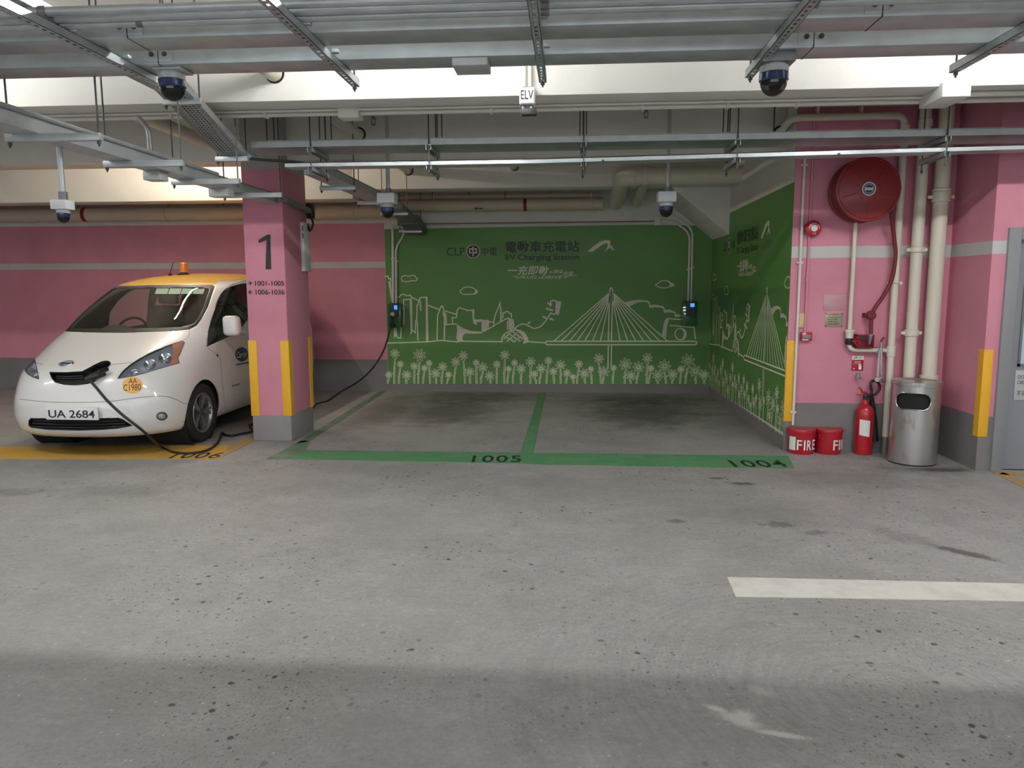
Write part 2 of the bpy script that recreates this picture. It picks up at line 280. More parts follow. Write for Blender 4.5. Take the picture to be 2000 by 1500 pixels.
# ---------------------------------------------------------------- mesh building
class MB:
    def __init__(s): s.bm = bmesh.new()
    def box(s, x0, y0, z0, x1, y1, z1, bevel=0.0):
        t = bmesh.new(); bmesh.ops.create_cube(t, size=1)
        for v in t.verts: v.co = V3(((x0 + x1) / 2 + v.co.x * (x1 - x0), (y0 + y1) / 2 + v.co.y * (y1 - y0), (z0 + z1) / 2 + v.co.z * (z1 - z0)))
        if bevel: bmesh.ops.bevel(t, geom=t.edges[:], offset=bevel, segments=2, affect='EDGES', profile=0.5)
        s._in(t); return s
    def obox(s, c, size, mtx, bevel=0.0):
        t = bmesh.new(); bmesh.ops.create_cube(t, size=1)
        for v in t.verts: v.co = V3((v.co.x * size[0], v.co.y * size[1], v.co.z * size[2]))
        if bevel: bmesh.ops.bevel(t, geom=t.edges[:], offset=bevel, segments=2, affect='EDGES', profile=0.5)
        for v in t.verts: v.co = mtx @ v.co + V3(c)
        s._in(t); return s
    def bar(s, a, b, w, h, up=V3((0, 0, 1))):
        a = V3(a); b = V3(b); d = (b - a); l = d.length; d.normalize(); sx = d.cross(up).normalized(); uz = sx.cross(d)
        return s.obox((a + b) / 2, (w, l, h), Matrix((sx, d, uz)).transposed())
    def _in(s, t):
        me = bpy.data.meshes.new('t'); t.to_mesh(me); t.free(); s.bm.from_mesh(me); bpy.data.meshes.remove(me)
    def tube(s, pts, r, seg=10, caps=True, closed=False):
        pts = [V3(p) for p in pts]; n = len(pts); rr = r if isinstance(r, (list, tuple)) else [r] * n
        rings = []; prev = None
        for i, p in enumerate(pts):
            if closed: d = pts[(i + 1) % n] - pts[i - 1]
            else: d = (pts[min(i + 1, n - 1)] - pts[max(i - 1, 0)])
            d.normalize()
            if prev is None:
                a = V3((0, 0, 1)) if abs(d.z) < 0.9 else V3((1, 0, 0)); nrm = d.cross(a).normalized()
            else: nrm = (prev - d * prev.dot(d)).normalized()
            prev = nrm; bn = d.cross(nrm)
            rings.append([s.bm.verts.new(p + (nrm * math.cos(2 * math.pi * k / seg) + bn * math.sin(2 * math.pi * k / seg)) * rr[i]) for k in range(seg)])
        for i in range(n if closed else n - 1):
            A = rings[i]; B = rings[(i + 1) % n]
            for k in range(seg): s.bm.faces.new((A[k], A[(k + 1) % seg], B[(k + 1) % seg], B[k]))
        if caps and not closed:
            s.bm.faces.new(rings[0][::-1]); s.bm.faces.new(rings[-1])
        return s
    def lathe(s, prof, seg=32, o=(0, 0, 0), axis='z', cap=True):
        mt = {'z': Matrix.Identity(3), 'y': Matrix(((1, 0, 0), (0, 0, 1), (0, -1, 0))), '-y': Matrix(((1, 0, 0), (0, 0, -1), (0, 1, 0))), 'x': Matrix(((0, 0, 1), (0, 1, 0), (-1, 0, 0)))}[axis] if isinstance(axis, str) else axis
        rings = []
        for r, z in prof:
            rings.append([s.bm.verts.new(mt @ V3((r * math.cos(2 * math.pi * k / seg), r * math.sin(2 * math.pi * k / seg), z)) + V3(o)) for k in range(seg)])
        for A, B in zip(rings, rings[1:]):
            for k in range(seg): s.bm.faces.new((A[k], A[(k + 1) % seg], B[(k + 1) % seg], B[k]))
        if cap: s.bm.faces.new(rings[0][::-1]); s.bm.faces.new(rings[-1])
        return s
    def prism(s, poly, vec):
        vec = V3(vec); A = [s.bm.verts.new(V3(p)) for p in poly]; B = [s.bm.verts.new(V3(p) + vec) for p in poly]; n = len(A)
        fs = [s.bm.faces.new(A), s.bm.faces.new(B[::-1])]
        for k in range(n): fs.append(s.bm.faces.new((A[k], B[k], B[(k + 1) % n], A[(k + 1) % n])))
        return s
    def ribbon(s, pts, w, nrm, thick, closed=False):
        """flat painted stroke along pts, on a surface of normal nrm"""
        pts = [V3(p) for p in pts]; nrm = V3(nrm)
        pts = [p for i, p in enumerate(pts) if i == 0 or (p - pts[i - 1]).length > 1e-5]
        n = len(pts)
        if n < 2: return s
        L_ = []; R_ = []
        for i in range(n):
            a = pts[i - 1] if (i or closed) else None; b = pts[(i + 1) % n] if (i < n - 1 or closed) else None
            d1 = (pts[i] - a).normalized() if a is not None else None; d2 = (b - pts[i]).normalized() if b is not None else None
            if d1 is None: d1 = d2
            if d2 is None: d2 = d1
            s1 = d1.cross(nrm); s2 = d2.cross(nrm); mm = (s1 + s2)
            mm = s1 if mm.length < 1e-4 else mm.normalized()
            k = w / 2 / max(0.45, mm.dot(s1)); o = nrm * thick
            L_.append(s.bm.verts.new(pts[i] + mm * k + o)); R_.append(s.bm.verts.new(pts[i] - mm * k + o))
        for i in range(n if closed else n - 1):
            j = (i + 1) % n; s.bm.faces.new((L_[i], R_[i], R_[j], L_[j]))
        return s
    def poly(s, pts): s.bm.faces.new([s.bm.verts.new(V3(p)) for p in pts]); return s
    def text(s, body, mtx, size=1.0, sx=1.0, shear=0.0, bold=0.0, align='CENTER', spacing=1.0, thick=0.002, fit=None):
        """letters laid in the xy plane of mtx (centred), fit = (width, height) of the inked box"""
        cu = bpy.data.curves.new('t', 'FONT'); cu.body = body; cu.size = size; cu.shear = shear; cu.offset = bold; cu.space_character = spacing
        cu.resolution_u = 4
        o = bpy.data.objects.new('t', cu); COL.objects.link(o); bpy.context.view_layer.update()
        me = bpy.data.meshes.new_from_object(o.evaluated_get(bpy.context.evaluated_depsgraph_get()))
        bpy.data.objects.remove(o); bpy.data.curves.remove(cu)
        xs = [v.co.x for v in me.vertices]; ys = [v.co.y for v in me.vertices]
        if not xs: return s
        cx, cy = (min(xs) + max(xs)) / 2, (min(ys) + max(ys)) / 2; w, h = max(xs) - min(xs), max(ys) - min(ys)
        fx = fit[0] / w if fit else sx; fy = (fit[1] / h if fit and fit[1] else (fx if fit else 1))
        t = bmesh.new(); t.from_mesh(me); bpy.data.meshes.remove(me)
        for v in t.verts: v.co = V3(((v.co.x - cx) * fx, (v.co.y - cy) * fy, 0))
        if thick:
            r = bmesh.ops.extrude_face_region(t, geom=t.faces[:])
            for e in r['geom']:
                if isinstance(e, bmesh.types.BMVert): e.co.z += thick
        for v in t.verts: v.co = mtx @ v.co
        s._in(t); return s
    def tri(s, nrm):
        bmesh.ops.triangulate(s.bm, faces=s.bm.faces[:]); s.bm.normal_update()
        for f in s.bm.faces:
            if f.normal.dot(V3(nrm)) < 0: f.normal_flip()
    def build(s, name, mt, parent=None, sharp=35, recalc=True):
        if recalc: bmesh.ops.recalc_face_normals(s.bm, faces=s.bm.faces)
        if parent is not None:
            base = root_loc(parent)
            for v in s.bm.verts: v.co -= base
        for f in s.bm.faces: f.smooth = True
        lim = math.radians(sharp)
        for e in s.bm.edges:
            if len(e.link_faces) == 2: e.smooth = e.calc_face_angle(0) < lim
        me = bpy.data.meshes.new(name); s.bm.to_mesh(me); s.bm.free()
        for q in (mt if isinstance(mt, (list, tuple)) else [mt]): me.materials.append(M[q] if isinstance(q, str) else q)
        o = bpy.data.objects.new(name, me); COL.objects.link(o)
        if parent is not None: o.parent = parent
        return o
def root_loc(o):
    while o.parent is not None: o = o.parent
    return V3(o.location) if o.type == 'EMPTY' else V3((0, 0, 0))
def tag(o, label=None, cat=None, group=None, kind=None):
    if label: o['label'] = label
    if cat: o['category'] = cat
    if group: o['group'] = group
    if kind: o['kind'] = kind
    return o
def thing(name, label, cat, loc=(0, 0, 0), group=None):
    o = bpy.data.objects.new(name, None); COL.objects.link(o); o.location = loc; o.empty_display_size = 0.1
    return tag(o, label, cat, group)
def dup(root, loc, label, group=None):
    r = root.copy(); COL.objects.link(r); r.location = loc; r['label'] = label
    if group: r['group'] = group
    for ch in list(root.children):
        c = ch.copy(); COL.objects.link(c); c.parent = r
        for g in list(ch.children):
            d = g.copy(); COL.objects.link(d); d.parent = c
    return r
def struct(o): o['kind'] = 'structure'; return o
def fillet(pts, r, n=6):
    pts = [V3(p) for p in pts]; out = [pts[0]]
    for a, b, c in zip(pts, pts[1:], pts[2:]):
        d1 = (a - b); d2 = (c - b); k = min(r, d1.length * 0.49, d2.length * 0.49); p0 = b + d1.normalized() * k; p2 = b + d2.normalized() * k
        for i in range(n + 1):
            t = i / n; out.append(p0 * (1 - t) ** 2 + b * 2 * t * (1 - t) + p2 * t * t)
    return out + [pts[-1]]
def spline(pts, n=8):
    pts = [V3(p) for p in pts]; P = [pts[0] * 2 - pts[1]] + pts + [pts[-1] * 2 - pts[-2]]; out = []
    for i in range(1, len(P) - 2):
        for k in range(n):
            t = k / n; a, b, c, d = P[i - 1:i + 3]
            out.append(0.5 * ((2 * b) + (c - a) * t + (2 * a - 5 * b + 4 * c - d) * t * t + (3 * b - a - 3 * c + d) * t ** 3))
    return out + [pts[-1]]
def face_y(o):   # text plane facing the viewer (-y), x to the right, z up
    return Matrix(((1, 0, 0, o[0]), (0, 0, -1, o[1]), (0, 1, 0, o[2]), (0, 0, 0, 1)))
def face_nx(o):  # plane facing -x: reads from far (y large) to near
    return Matrix(((0, 0, -1, o[0]), (-1, 0, 0, o[1]), (0, 1, 0, o[2]), (0, 0, 0, 1)))
def face_up(o): return Matrix.Translation(o)

# ================================================================ structure
YB = 11.45; XS = 2.10; YR = 7.42; XR = 3.55; YD = 6.72; ZC = 3.6
struct(MB().box(-15, -11, -0.15, 9, 11.7, 0).build('floor', 'floor'))
struct(MB().box(-15, -11, ZC, 9, 11.7, ZC + 0.2).build('ceiling', 'concrete_white'))
struct(MB().box(-15, YB, 0, -2.815, YB + 0.2, ZC).build('wall_back', 'wall_back'))
struct(MB().box(-2.815, YB, 0, XS + 0.2, YB + 0.2, ZC).build('wall_bay', 'wall_side'))
struct(MB().box(XS, YR + 0.02, 0, XS + 0.2, YB, ZC).build('wall_side', 'wall_side'))
struct(MB().box(XS, YR, 0, XS + 0.2, YR + 0.02, ZC).box(XS + 0.2, YR, 0, XR + 0.2, YR + 0.2, ZC).build('wall_right', 'wall_right'))
struct(MB().box(XR, YD + 0.2, 0, XR + 0.2, YR, ZC).build('wall_return', 'wall_right'))
struct(MB().box(XR, YD, 0, 3.665, YD + 0.2, ZC).box(3.665, YD, 2.085, 4.80, YD + 0.2, ZC).box(4.80, YD, 0, 9, YD + 0.2, ZC).build('wall_front', 'wall_right'))
for (x0, x1, y0, y1, z) in ((-15, 9, 5.55, 5.93, 2.95), (-15, XS, 7.75, 8.10, 2.90), (-15, -2.9, 10.1, 10.45, 2.78), (-2.9, XS, 10.1, 10.45, 2.90), (-15, 9, 1.0, 1.35, 2.95), (-15, 9, -1.3, -0.95, 2.95)):
    struct(MB().box(x0, y0, z, x1, y1, ZC, 0.008).build('ceiling_beam', 'concrete_white'))
struct(MB().prism([(1.30, 10.3, 2.93), (XS, 10.3, 2.93), (XS, 10.3, 2.285)], (0, 1.15, 0)).box(1.30, 10.3, 2.93, XS, YB, ZC).build('haunch_beam', 'concrete_white'))
pil = MB().box(-3.32, 7.57, 0, -2.90, 8.26, ZC, 0.012).build('pillar', 'pillar'); struct(pil)
tag(pil, 'pink square pillar with a black number 1 beside the white van', 'pillar')
def on_pillar(px, py): p = aty(px, py, 7.57); return V3((p.x, 7.566, p.z))
def pillar_text(name, body, x0, y0, x1, y1, bold=0.0):
    c = on_pillar((x0 + x1) / 2, (y0 + y1) / 2); w = (on_pillar(x1, y0) - on_pillar(x0, y0)).x; h = (on_pillar(x0, y0) - on_pillar(x0, y1)).z
    MB().text(body, face_y(c), fit=(w, h), bold=bold, thick=0.001).build(name, 'black_paint', pil)
k = MB()
for poly in ([(521, 459), (528, 458), (530, 526), (519, 526)], [(521, 459), (520, 469), (506, 475), (505, 469)]):
    k.prism([on_pillar(*q) for q in poly], (0, -0.0012, 0))
k.build('number_one', 'black_paint', pil)
pillar_text('bay_range', '1001-1005', 498.5, 548.5, 555, 558, 0.008)
pillar_text('bay_range', '1006-1036', 499.5, 565.5, 556, 575.5, 0.008)
for (xa, xb, y) in ((484.5, 491.5, 553), (493, 486, 570.5)):
    k = MB(); d = 1 if xb > xa else -1; z = (0, -1, 0)
    k.ribbon([on_pillar(xa, y), on_pillar(xb, y)], 0.008, z, 0.001); k.ribbon([on_pillar(xb - 4 * d, y - 4), on_pillar(xb, y), on_pillar(xb - 4 * d, y + 4)], 0.008, z, 0.0012)
    k.build('direction_arrow', 'black_paint', pil)
# yellow corner guards
def guard(name_label, x0, x1, y, z0, z1, extra=None):
    k = MB().box(x0, y - 0.006, z0, x1, y, z1, 0.002)
    if extra: k.box(*extra)
    tag(k.build('corner_guard', 'yellow'), name_label, 'corner guard', 'yellow corner guards')
guard('yellow strip on the pillar edge touching the white van', -3.325, -3.235, 7.57, 0.268, 1.06, (-3.326, 7.565, 0.268, -3.32, 7.66, 1.06))
guard('yellow strip on the pillar edge facing the empty green bay', -2.985, -2.900, 7.57, 0.268, 1.06, (-2.90, 7.565, 0.268, -2.894, 7.65, 1.06))
tag(MB().box(-2.90, 8.17, 0.268, -2.894, 8.262, 1.06).build('corner_guard', 'yellow'), 'yellow strip on the rear edge of the pillar side, seen edge on', 'corner guard', 'yellow corner guards')
guard('yellow strip at the mural wall end above the red fire buckets', 2.098, 2.192, YR, 0.295, 1.085, (2.092, YR - 0.006, 0.295, 2.098, YR + 0.02, 1.085))
guard('yellow strip on the wall corner between bin and grey door', 3.55, 3.625, YD, 0.30, 1.06, (3.544, YD - 0.006, 0.30, 3.55, YD + 0.075, 1.06))
# plate on the pillar side
k = thing('side_sign', 'narrow white sign plate on the pillar side facing the green bay', 'sign', (-2.9, 8.2, 1.9))
p0 = aty(604, 436, 8.2); p1 = aty(613, 530, 8.2)
MB().box(-2.90, 8.05, p1.z, -2.865, 8.25, p0.z, 0.004).build('sign_plate', 'plastic_white', k)
MB().box(-2.875, 8.046, p0.z - 0.09, -2.867, 8.05, p0.z - 0.04).build('print', 'black_paint', k)
MB().box(-2.875, 8.046, p0.z - 0.17, -2.867, 8.05, p0.z - 0.12).build('print', 'black_paint', k)

# door
dr = struct(thing('door_1', 'grey steel door with a glazed panel at the picture edge', 'door', (3.665, YD, 0)))
MB().box(3.665, YD - 0.03, 0, 3.765, YD + 0.2, 2.085, 0.006).box(3.765, YD - 0.03, 1.985, 4.70, YD + 0.2, 2.085, 0.006).box(4.70, YD - 0.03, 0, 4.80, YD + 0.2, 2.085, 0.006).build('door_frame', 'frame_grey', dr)
MB().box(3.765, YD + 0.03, 0.01, 3.86, YD + 0.08, 1.985).box(3.86, YD + 0.03, 0.01, 4.70, YD + 0.08, 0.93).box(3.86, YD + 0.03, 1.86, 4.70, YD + 0.08, 1.985).box(4.12, YD + 0.03, 0.93, 4.70, YD + 0.08, 1.86).build('door_leaf', 'door_grey', dr)
MB().box(3.845, YD + 0.02, 0.915, 3.865, YD + 0.03, 1.875).box(3.845, YD + 0.02, 0.915, 4.135, YD + 0.03, 0.935).box(3.845, YD + 0.02, 1.855, 4.135, YD + 0.03, 1.875).box(4.115, YD + 0.02, 0.915, 4.135, YD + 0.03, 1.875).build('vision_panel_frame', 'galv_dark', dr)
MB().box(3.86, YD + 0.045, 0.93, 4.12, YD + 0.055, 1.86).build('vision_panel_glass', 'win_light', dr)
nt = MB().box(3.835, YD + 0.024, 0.62, 4.05, YD + 0.03, 0.88, 0.001).build('door_notice', 'plastic_grey', dr)
MB().text('DO NOT\nOBSTRUCT', face_y((3.94, YD + 0.0235, 0.80)), fit=(0.17, 0.08), thick=0.0008).text('不得阻塞', face_y((3.94, YD + 0.0235, 0.68)), fit=(0.17, 0.05), thick=0.0008).build('notice_print', 'black_paint', nt)

# ================================================================ floor markings
def fq(pts, z=0.003): return [V3((atz(x, y, 0).x, atz(x, y, 0).y, z)) for x, y in pts]
def marking(name, pts, mt, parent, z=0.003): return MB().prism(fq(pts, 0.0005), (0, 0, z)).build(name, mt, parent)
def bay_number(body, x0, yt, x1, yb, parent, mt='black_paint'):
    a = atz(x0, yb, 0); b = atz(x1, yb, 0); c = atz((x0 + x1) / 2, yt, 0)
    w = (b - a).length; h = c.y - (a.y + b.y) / 2; ang = math.atan2(b.y - a.y, b.x - a.x)
    mt_ = Matrix.Translation(((a.x + b.x) / 2, (a.y + b.y) / 2 + h / 2, 0.0042)) @ Matrix.Rotation(ang, 4, 'Z')
    return MB().text(body, mt_, fit=(w, h), bold=0.012, spacing=1.12, thick=0.0006).build('bay_number', mt, parent)
gb = thing('bay_marking', 'green painted bay lines numbered 1005 and 1004 on the floor', 'floor marking', (-0.5, 7, 0))
marking('front_line', [(562, 897), (597, 879.5), (1540, 891), (1552, 915.5), (1046, 907.5), (1018, 905.5)], 'floor_green', gb)
marking('line_end', [(520, 897), (590, 861), (606, 862), (597, 879.2), (562, 897)][:4] + [(561, 897)], 'floor_green_worn', gb)
marking('divider_line', [(1017, 884.4), (1041, 884.8), (1066, 767), (1053, 767)], 'floor_green', gb)
marking('side_line', [(575, 868), (604, 862), (756, 763), (744, 763)], 'floor_green_worn', gb)
bay_number('1005', 919, 890.5, 1016, 903.5, gb); bay_number('1004', 1434, 900, 1541, 913, gb)
yb = thing('bay_marking', 'yellow painted bay line numbered 1006 in front of the van', 'floor marking', (-5, 7, 0))
marking('front_line', [(-120, 873), (452, 870), (424, 897), (-120, 896)], 'floor_yellow', yb)
marking('side_line', [(424, 897), (452, 870), (492, 851), (494, 863)], 'floor_yellow_worn', yb)
bay_number('1006', 326, 884, 421, 896, yb)
wl = MB().prism([(0.882, 4.079, 0.0005), (0.872, 3.813, 0.0005), (4.9, 3.93, 0.0005), (4.9, 4.12, 0.0005)], (0, 0, 0.003)).build('lane_line', 'floor_white')
tag(wl, 'white painted lane dash on the open driveway floor', 'floor marking')
hz = thing('hatch_marking', 'worn yellow hatched lines on the floor before the grey door', 'floor marking', (4.0, 6.5, 0))
marking('hatch_line', [(1940, 923), (1956, 922), (2080, 968), (2060, 985)], 'floor_yellow_worn', hz)
marking('hatch_line', [(1952, 927), (1960, 922), (2100, 931), (2100, 941)], 'floor_yellow_worn', hz)

# ================================================================ lamps (those of the place)
def batten(x, y, z, label, tube='tube', grp='fluorescent battens above the driveway', along_y=False):
    t = thing('fluorescent_batten', label, 'ceiling light', (x, y, z), grp)
    d = V3((0, 1, 0)) if along_y else V3((1, 0, 0)); c = V3((x, y, z)); dz = V3((0, 0, 1))
    MB().bar(c - d * 0.76, c + d * 0.76, 0.09, 0.06).build('housing', 'plastic_white', t)
    MB().tube([c - d * 0.74 - dz * 0.055, c + d * 0.74 - dz * 0.055], 0.014, 8).build('lamp_tube', tube, t)
    for s in (-1, 1):
        MB().bar(c + d * s * 0.735 - dz * 0.052, c + d * s * 0.765 - dz * 0.052, 0.04, 0.045).build('end_holder', 'plastic_white', t)
        MB().tube([c + d * s * 0.5 + dz * 0.03, V3(((c + d * s * 0.5).x, (c + d * s * 0.5).y, ZC))], 0.005, 6).build('drop_rod', 'rod', t)
for x in (-9.0, -5.0, -1.08, 2.85, 6.8): batten(x, 4.37, 3.42, 'bare tube batten hung behind the overhead trunking, before the first beam')
for x in (-7.0, -2.6, 1.4, 5.4):
    batten(x, -0.2, 3.35, 'bare tube batten hung over the driveway lane', 'tube_lane', 'lane battens', True)
    batten(x, -3.2, 3.35, 'bare tube batten hung over the driveway behind the viewer', 'tube_lane', 'rear battens', True)
batten(-4.95, 9.1, 3.45, 'warm tube batten over the parked van', 'tube_warm', 'bay battens', True)

# ================================================================ overhead services
def rod(x, y, z0, parent, z1=ZC, r=0.0055):
    k = MB().tube([(x, y, z0 - 0.03), (x, y, z1)], r, 6)
    k.build('hanger_rod', 'rod', parent)
    MB().lathe([(0.012, z0 - 0.018), (0.012, z0 - 0.004)], 6, (x, y, 0)).build('rod_nut', 'rod', parent)
# two wide trunkings and three conduits across the top of the picture
def trunking(name_label, y0, y1, z0, z1, x0, x1, joints):
    t = thing('cable_trunking', name_label, 'cable trunking', ((x0 + x1) / 2, (y0 + y1) / 2, z0), 'front trunkings')
    MB().box(x0, y0, z0, x1, y1, z1, 0.004).build('trunking_body', 'galv', t)
    MB().box(x0, y0 - 0.006, z1 - 0.014, x1, y1 + 0.006, z1 + 0.004, 0.002).build('lid', 'galv', t)
    for jx in joints:
        c = MB().box(jx - 0.075, y0 - 0.004, z0 + 0.012, jx + 0.075, y0 - 0.0002, z1 - 0.018, 0.001).build('joint_plate', 'galv', t)
        MB().box(jx - 0.002, y0 - 0.0052, z0 - 0.0012, jx + 0.002, y0 - 0.0035, z1 - 0.016).box(jx - 0.002, y0, z0 - 0.0014, jx + 0.002, y1, z0 + 0.001).build('joint_gap', 'seam', c)
        for s in (-0.035, 0.035): MB().lathe([(0.013, 0), (0.013, 0.008), (0.007, 0.009), (0.007, 0.016)], 6, (jx + s, y0 - 0.004, (z0 + z1) / 2), '-y').build('bolt', 'rod', c)
    return t
trunking('lowest galvanised trunking across the ceiling, nearest the white beam', 3.924, 4.116, 2.75, 2.85, -7.5, 6.5, (-2.13, -4.6, 1.17, 4.4))
trunking('galvanised trunking across the ceiling, second from the white beam', 3.515, 3.704, 2.75, 2.85, -7.5, 6.5, (-2.05, 1.33, -4.4))
for i, (py, z, lb) in enumerate(((22, 2.775, 'lower'), (9, 2.79, 'middle'), (-6, 2.80, 'upper'))):
    p = atz(1000, py, z)
    t = thing('steel_conduit', f'{lb} of the three round steel conduits at the top edge above the trunkings', 'conduit', (0, p.y, z), 'overhead conduits')
    MB().tube([(-7.5, p.y, z), (6.5, p.y, z)], 0.020, 12).build('conduit_pipe', 'galv', t)
    for x in (-2.35, -0.16, 0.96, 2.05): MB().tube([(x + 0.03, p.y, z), (x + 0.065, p.y, z)], 0.0245, 12).build('coupling', 'galv_dark', t)
    if i == 0: MB().tube([(-1.93, p.y, z), (-1.90, p.y, z)], 0.02, 12).build('dark_tape', 'black', t)
# slotted channels under the trunkings
def strut(x, ya, yb, z, label):
    t = thing('strut_channel', label, 'strut channel', (x, yb, z), 'slotted channels under the trunkings')
    w = 0.0205; k = MB()
    k.box(x - w, ya, z, x - w + 0.0025, yb, z + 0.041).box(x + w - 0.0025, ya, z, x + w, yb, z + 0.041)
    k.box(x - w, ya, z + 0.0385, x - 0.010, yb, z + 0.041).box(x + 0.010, ya, z + 0.0385, x + w, yb, z + 0.041)
    k.box(x - w, ya, z, x - 0.0075, yb, z + 0.0025).box(x + 0.0075, ya, z, x + w, yb, z + 0.0025)
    y = ya + 0.02
    while y < yb - 0.01: k.box(x - 0.008, y, z, x + 0.008, y + 0.022, z + 0.0025); y += 0.05
    k.build('slotted_channel', 'galv', t)
    rod(x, yb - 0.03, z, t); rod(x, ya + 0.25, z, t)
    for yy in (3.40, 3.80): MB().box(x + w, yy, z + 0.041, x + 0.05, yy + 0.03, z + 0.058, 0.002).build('beam_clip', 'galv', t)
for x, n in ((-2.27, 'beneath the front trunkings, beside the clear dome camera'), (-1.195, 'beneath the front trunkings over the empty green bay 1005'), (-0.154, 'beneath the front trunkings, in line with the ELV box'), (0.95, 'beneath the front trunkings, touching the dark dome camera'), (2.0, 'beneath the front trunkings, over the red hose reel')):
    strut(x, 2.2, 4.29, 2.709, 'slotted steel channel ' + n)

# mid level: two trays along the bay fronts
TY0, TY1 = 6.2, 6.56
def hang_tray(kind, label, z0, z1, y0, y1, x0, x1):
    t = thing('cable_tray', label, 'cable tray', ((x0 + x1) / 2, y0, z0), 'trays across the bay fronts')
    xs = [x0, -0.3, x1]; k = MB()
    for x0, x1 in zip(xs, xs[1:]): k.box(x0, y0, z0, x1, y0 + 0.002, z1).box(x0, y1 - 0.002, z0, x1, y1, z1).box(x0, y0, z0, x1, y1, z0 + 0.002).box(x0, y0, z1 - 0.003, x1, y0 + 0.014, z1)
    k.build('tray_body', 'galv', t); return t
ut = hang_tray('u', 'upper wide galvanised cable tray hung across the green bay fronts', 2.742, 2.796, TY0, TY1, -2.62, 6.5)
MB().box(-2.62, TY0 - 0.0005, 2.796, 6.5, TY1, 2.80).build('tray_lid', 'galv', ut)
lt = hang_tray('l', 'lower narrow galvanised cable tray carrying black cables across the bay fronts', 2.588, 2.622, TY0 + 0.02, TY0 + 0.17, -2.35, 6.5)
for i, (dy, dz, r) in enumerate(((0.04, 0.016, 0.012), (0.075, 0.017, 0.013), (0.11, 0.016, 0.012), (0.055, 0.036, 0.011), (0.095, 0.037, 0.011))):
    MB().tube([(-2.35, TY0 + 0.02 + dy, 2.588 + dz)] + [(x, TY0 + 0.02 + dy, 2.588 + dz) for x in (-1, -0.3, 1, 3)] + [(6.5, TY0 + 0.02 + dy, 2.588 + dz)], r, 8).build('black_cable', 'black', lt)
for px, dz in ((607, 0), (838, 0), (1140, 0), (1440, 0), (1848, 0)):
    x = aty(px, 285, TY0).x
    for t, z in ((ut, 2.70), (lt, 2.546)):
        k = MB(); k.box(x - 0.02, TY0 - 0.03, z, x - 0.017, TY1 + 0.05, z + 0.041).box(x + 0.017, TY0 - 0.03, z, x + 0.02, TY1 + 0.05, z + 0.041).box(x - 0.02, TY0 - 0.03, z + 0.038, x + 0.02, TY1 + 0.05, z + 0.041)
        k.box(x - 0.02, TY0 - 0.03, z, x - 0.012, TY1 + 0.05, z + 0.003).box(x + 0.012, TY0 - 0.03, z, x + 0.02, TY1 + 0.05, z + 0.003)
        k.build('cross_channel', 'galv', t)
    rod(x, TY0 - 0.012, 2.546, ut); rod(x, TY1 + 0.03, 2.546, ut)
    for d in (-0.025, 0.03): MB().tube([(x + d, TY1 + 0.1, 2.80), (x + d, TY1 + 0.1, ZC)], 0.005, 6).build('hanger_rod', 'rod', ut)
for px in (1507, 527, 541): # extra plain rods behind the tray
    x = aty(px, 240, 6.7).x; MB().tube([(x, 6.62, 2.80), (x, 6.62, ZC)], 0.006, 6).build('hanger_rod', 'rod', ut)
for px in (1178, 1640): MB().box(aty(px, 300, TY0).x - 0.01, TY0 + 0.015, 2.59, aty(px, 300, TY0).x + 0.01, TY0 + 0.0195, 2.60).build('tray_tie', 'black', lt)

for ch in lt.children:      # the lower tray climbs slightly towards the door end
    if ch.name.startswith(('tray_body', 'cross_channel', 'black_cable', 'tray_tie')):
        for v in ch.data.vertices: v.co.z += max(0, v.co.x + lt.location.x + 0.3) * 0.013
# perforated tray that runs above the trunkings and drops to the lower tray
pt = thing('perforated_tray', 'perforated cable tray sloping down beside the dome camera to the pillar', 'cable tray', (-2.7, 5.2, 2.9))
def perf(path, w, h, parent):
    k = MB(); side = V3((1, 0, 0))
    for a, b in zip(path, path[1:]):
        a = V3(a); b = V3(b); d = (b - a); L_ = d.length; d.normalize(); up = side.cross(d)
        for s in (-1, 1): k.bar(a + side * s * w / 2 + up * h / 2, b + side * s * w / 2 + up * h / 2, 0.002, h)
        for i in range(8):
            o = -w / 2 + w * (i + 0.5) / 8; k.bar(a + side * o, b + side * o, w / 8 * 0.45, 0.002, up)
        n = int(L_ / 0.035)
        for i in range(n):
            c = a + d * (L_ * (i + 0.5) / n); k.bar(c - side * w / 2, c + side * w / 2, 0.016, 0.002, up)
    return k.build('perforated_bed', 'galv', parent)
PTX = -2.69
perf([(PTX + 0.04, 3.0, 2.93), (PTX + 0.02, 5.05, 2.915), (PTX - 0.09, 6.22, 2.675), (PTX - 0.05, 6.34, 2.66)], 0.215, 0.055, pt)
for i, (px0, px1, py, Y) in enumerate(((320, 394, 200, 5.2), (422, 485, 311, 6.2))):
    a = aty(px0, py, Y); b = aty(px1, py, Y); MB().box(a.x, Y - 0.02, a.z - 0.02, b.x, Y + 0.02, a.z + 0.02, 0.002).build('cross_channel', 'galv', pt)
    for x in (a.x + 0.015, b.x - 0.015): rod(x, Y, a.z - 0.02, pt)
for i in range(6):
    o = -0.07 + i * 0.028
    MB().tube(spline([(PTX + 0.03 + o, 3.0, 2.945), (PTX + 0.02 + o, 5.0, 2.935), (PTX - 0.08 + o, 6.1, 2.715), (PTX + 0.05 + o * 0.7, 6.26 + i * 0.012, 2.672), (PTX + 0.35, 6.27 + i * 0.02, 2.645), (-2.1, 6.26 + i * 0.02, 2.612)], 6), 0.010, 7).build('bundled_cable', ('black', 'black', 'galv_dark', 'black', 'paper_tan', 'galv_dark')[i], pt)

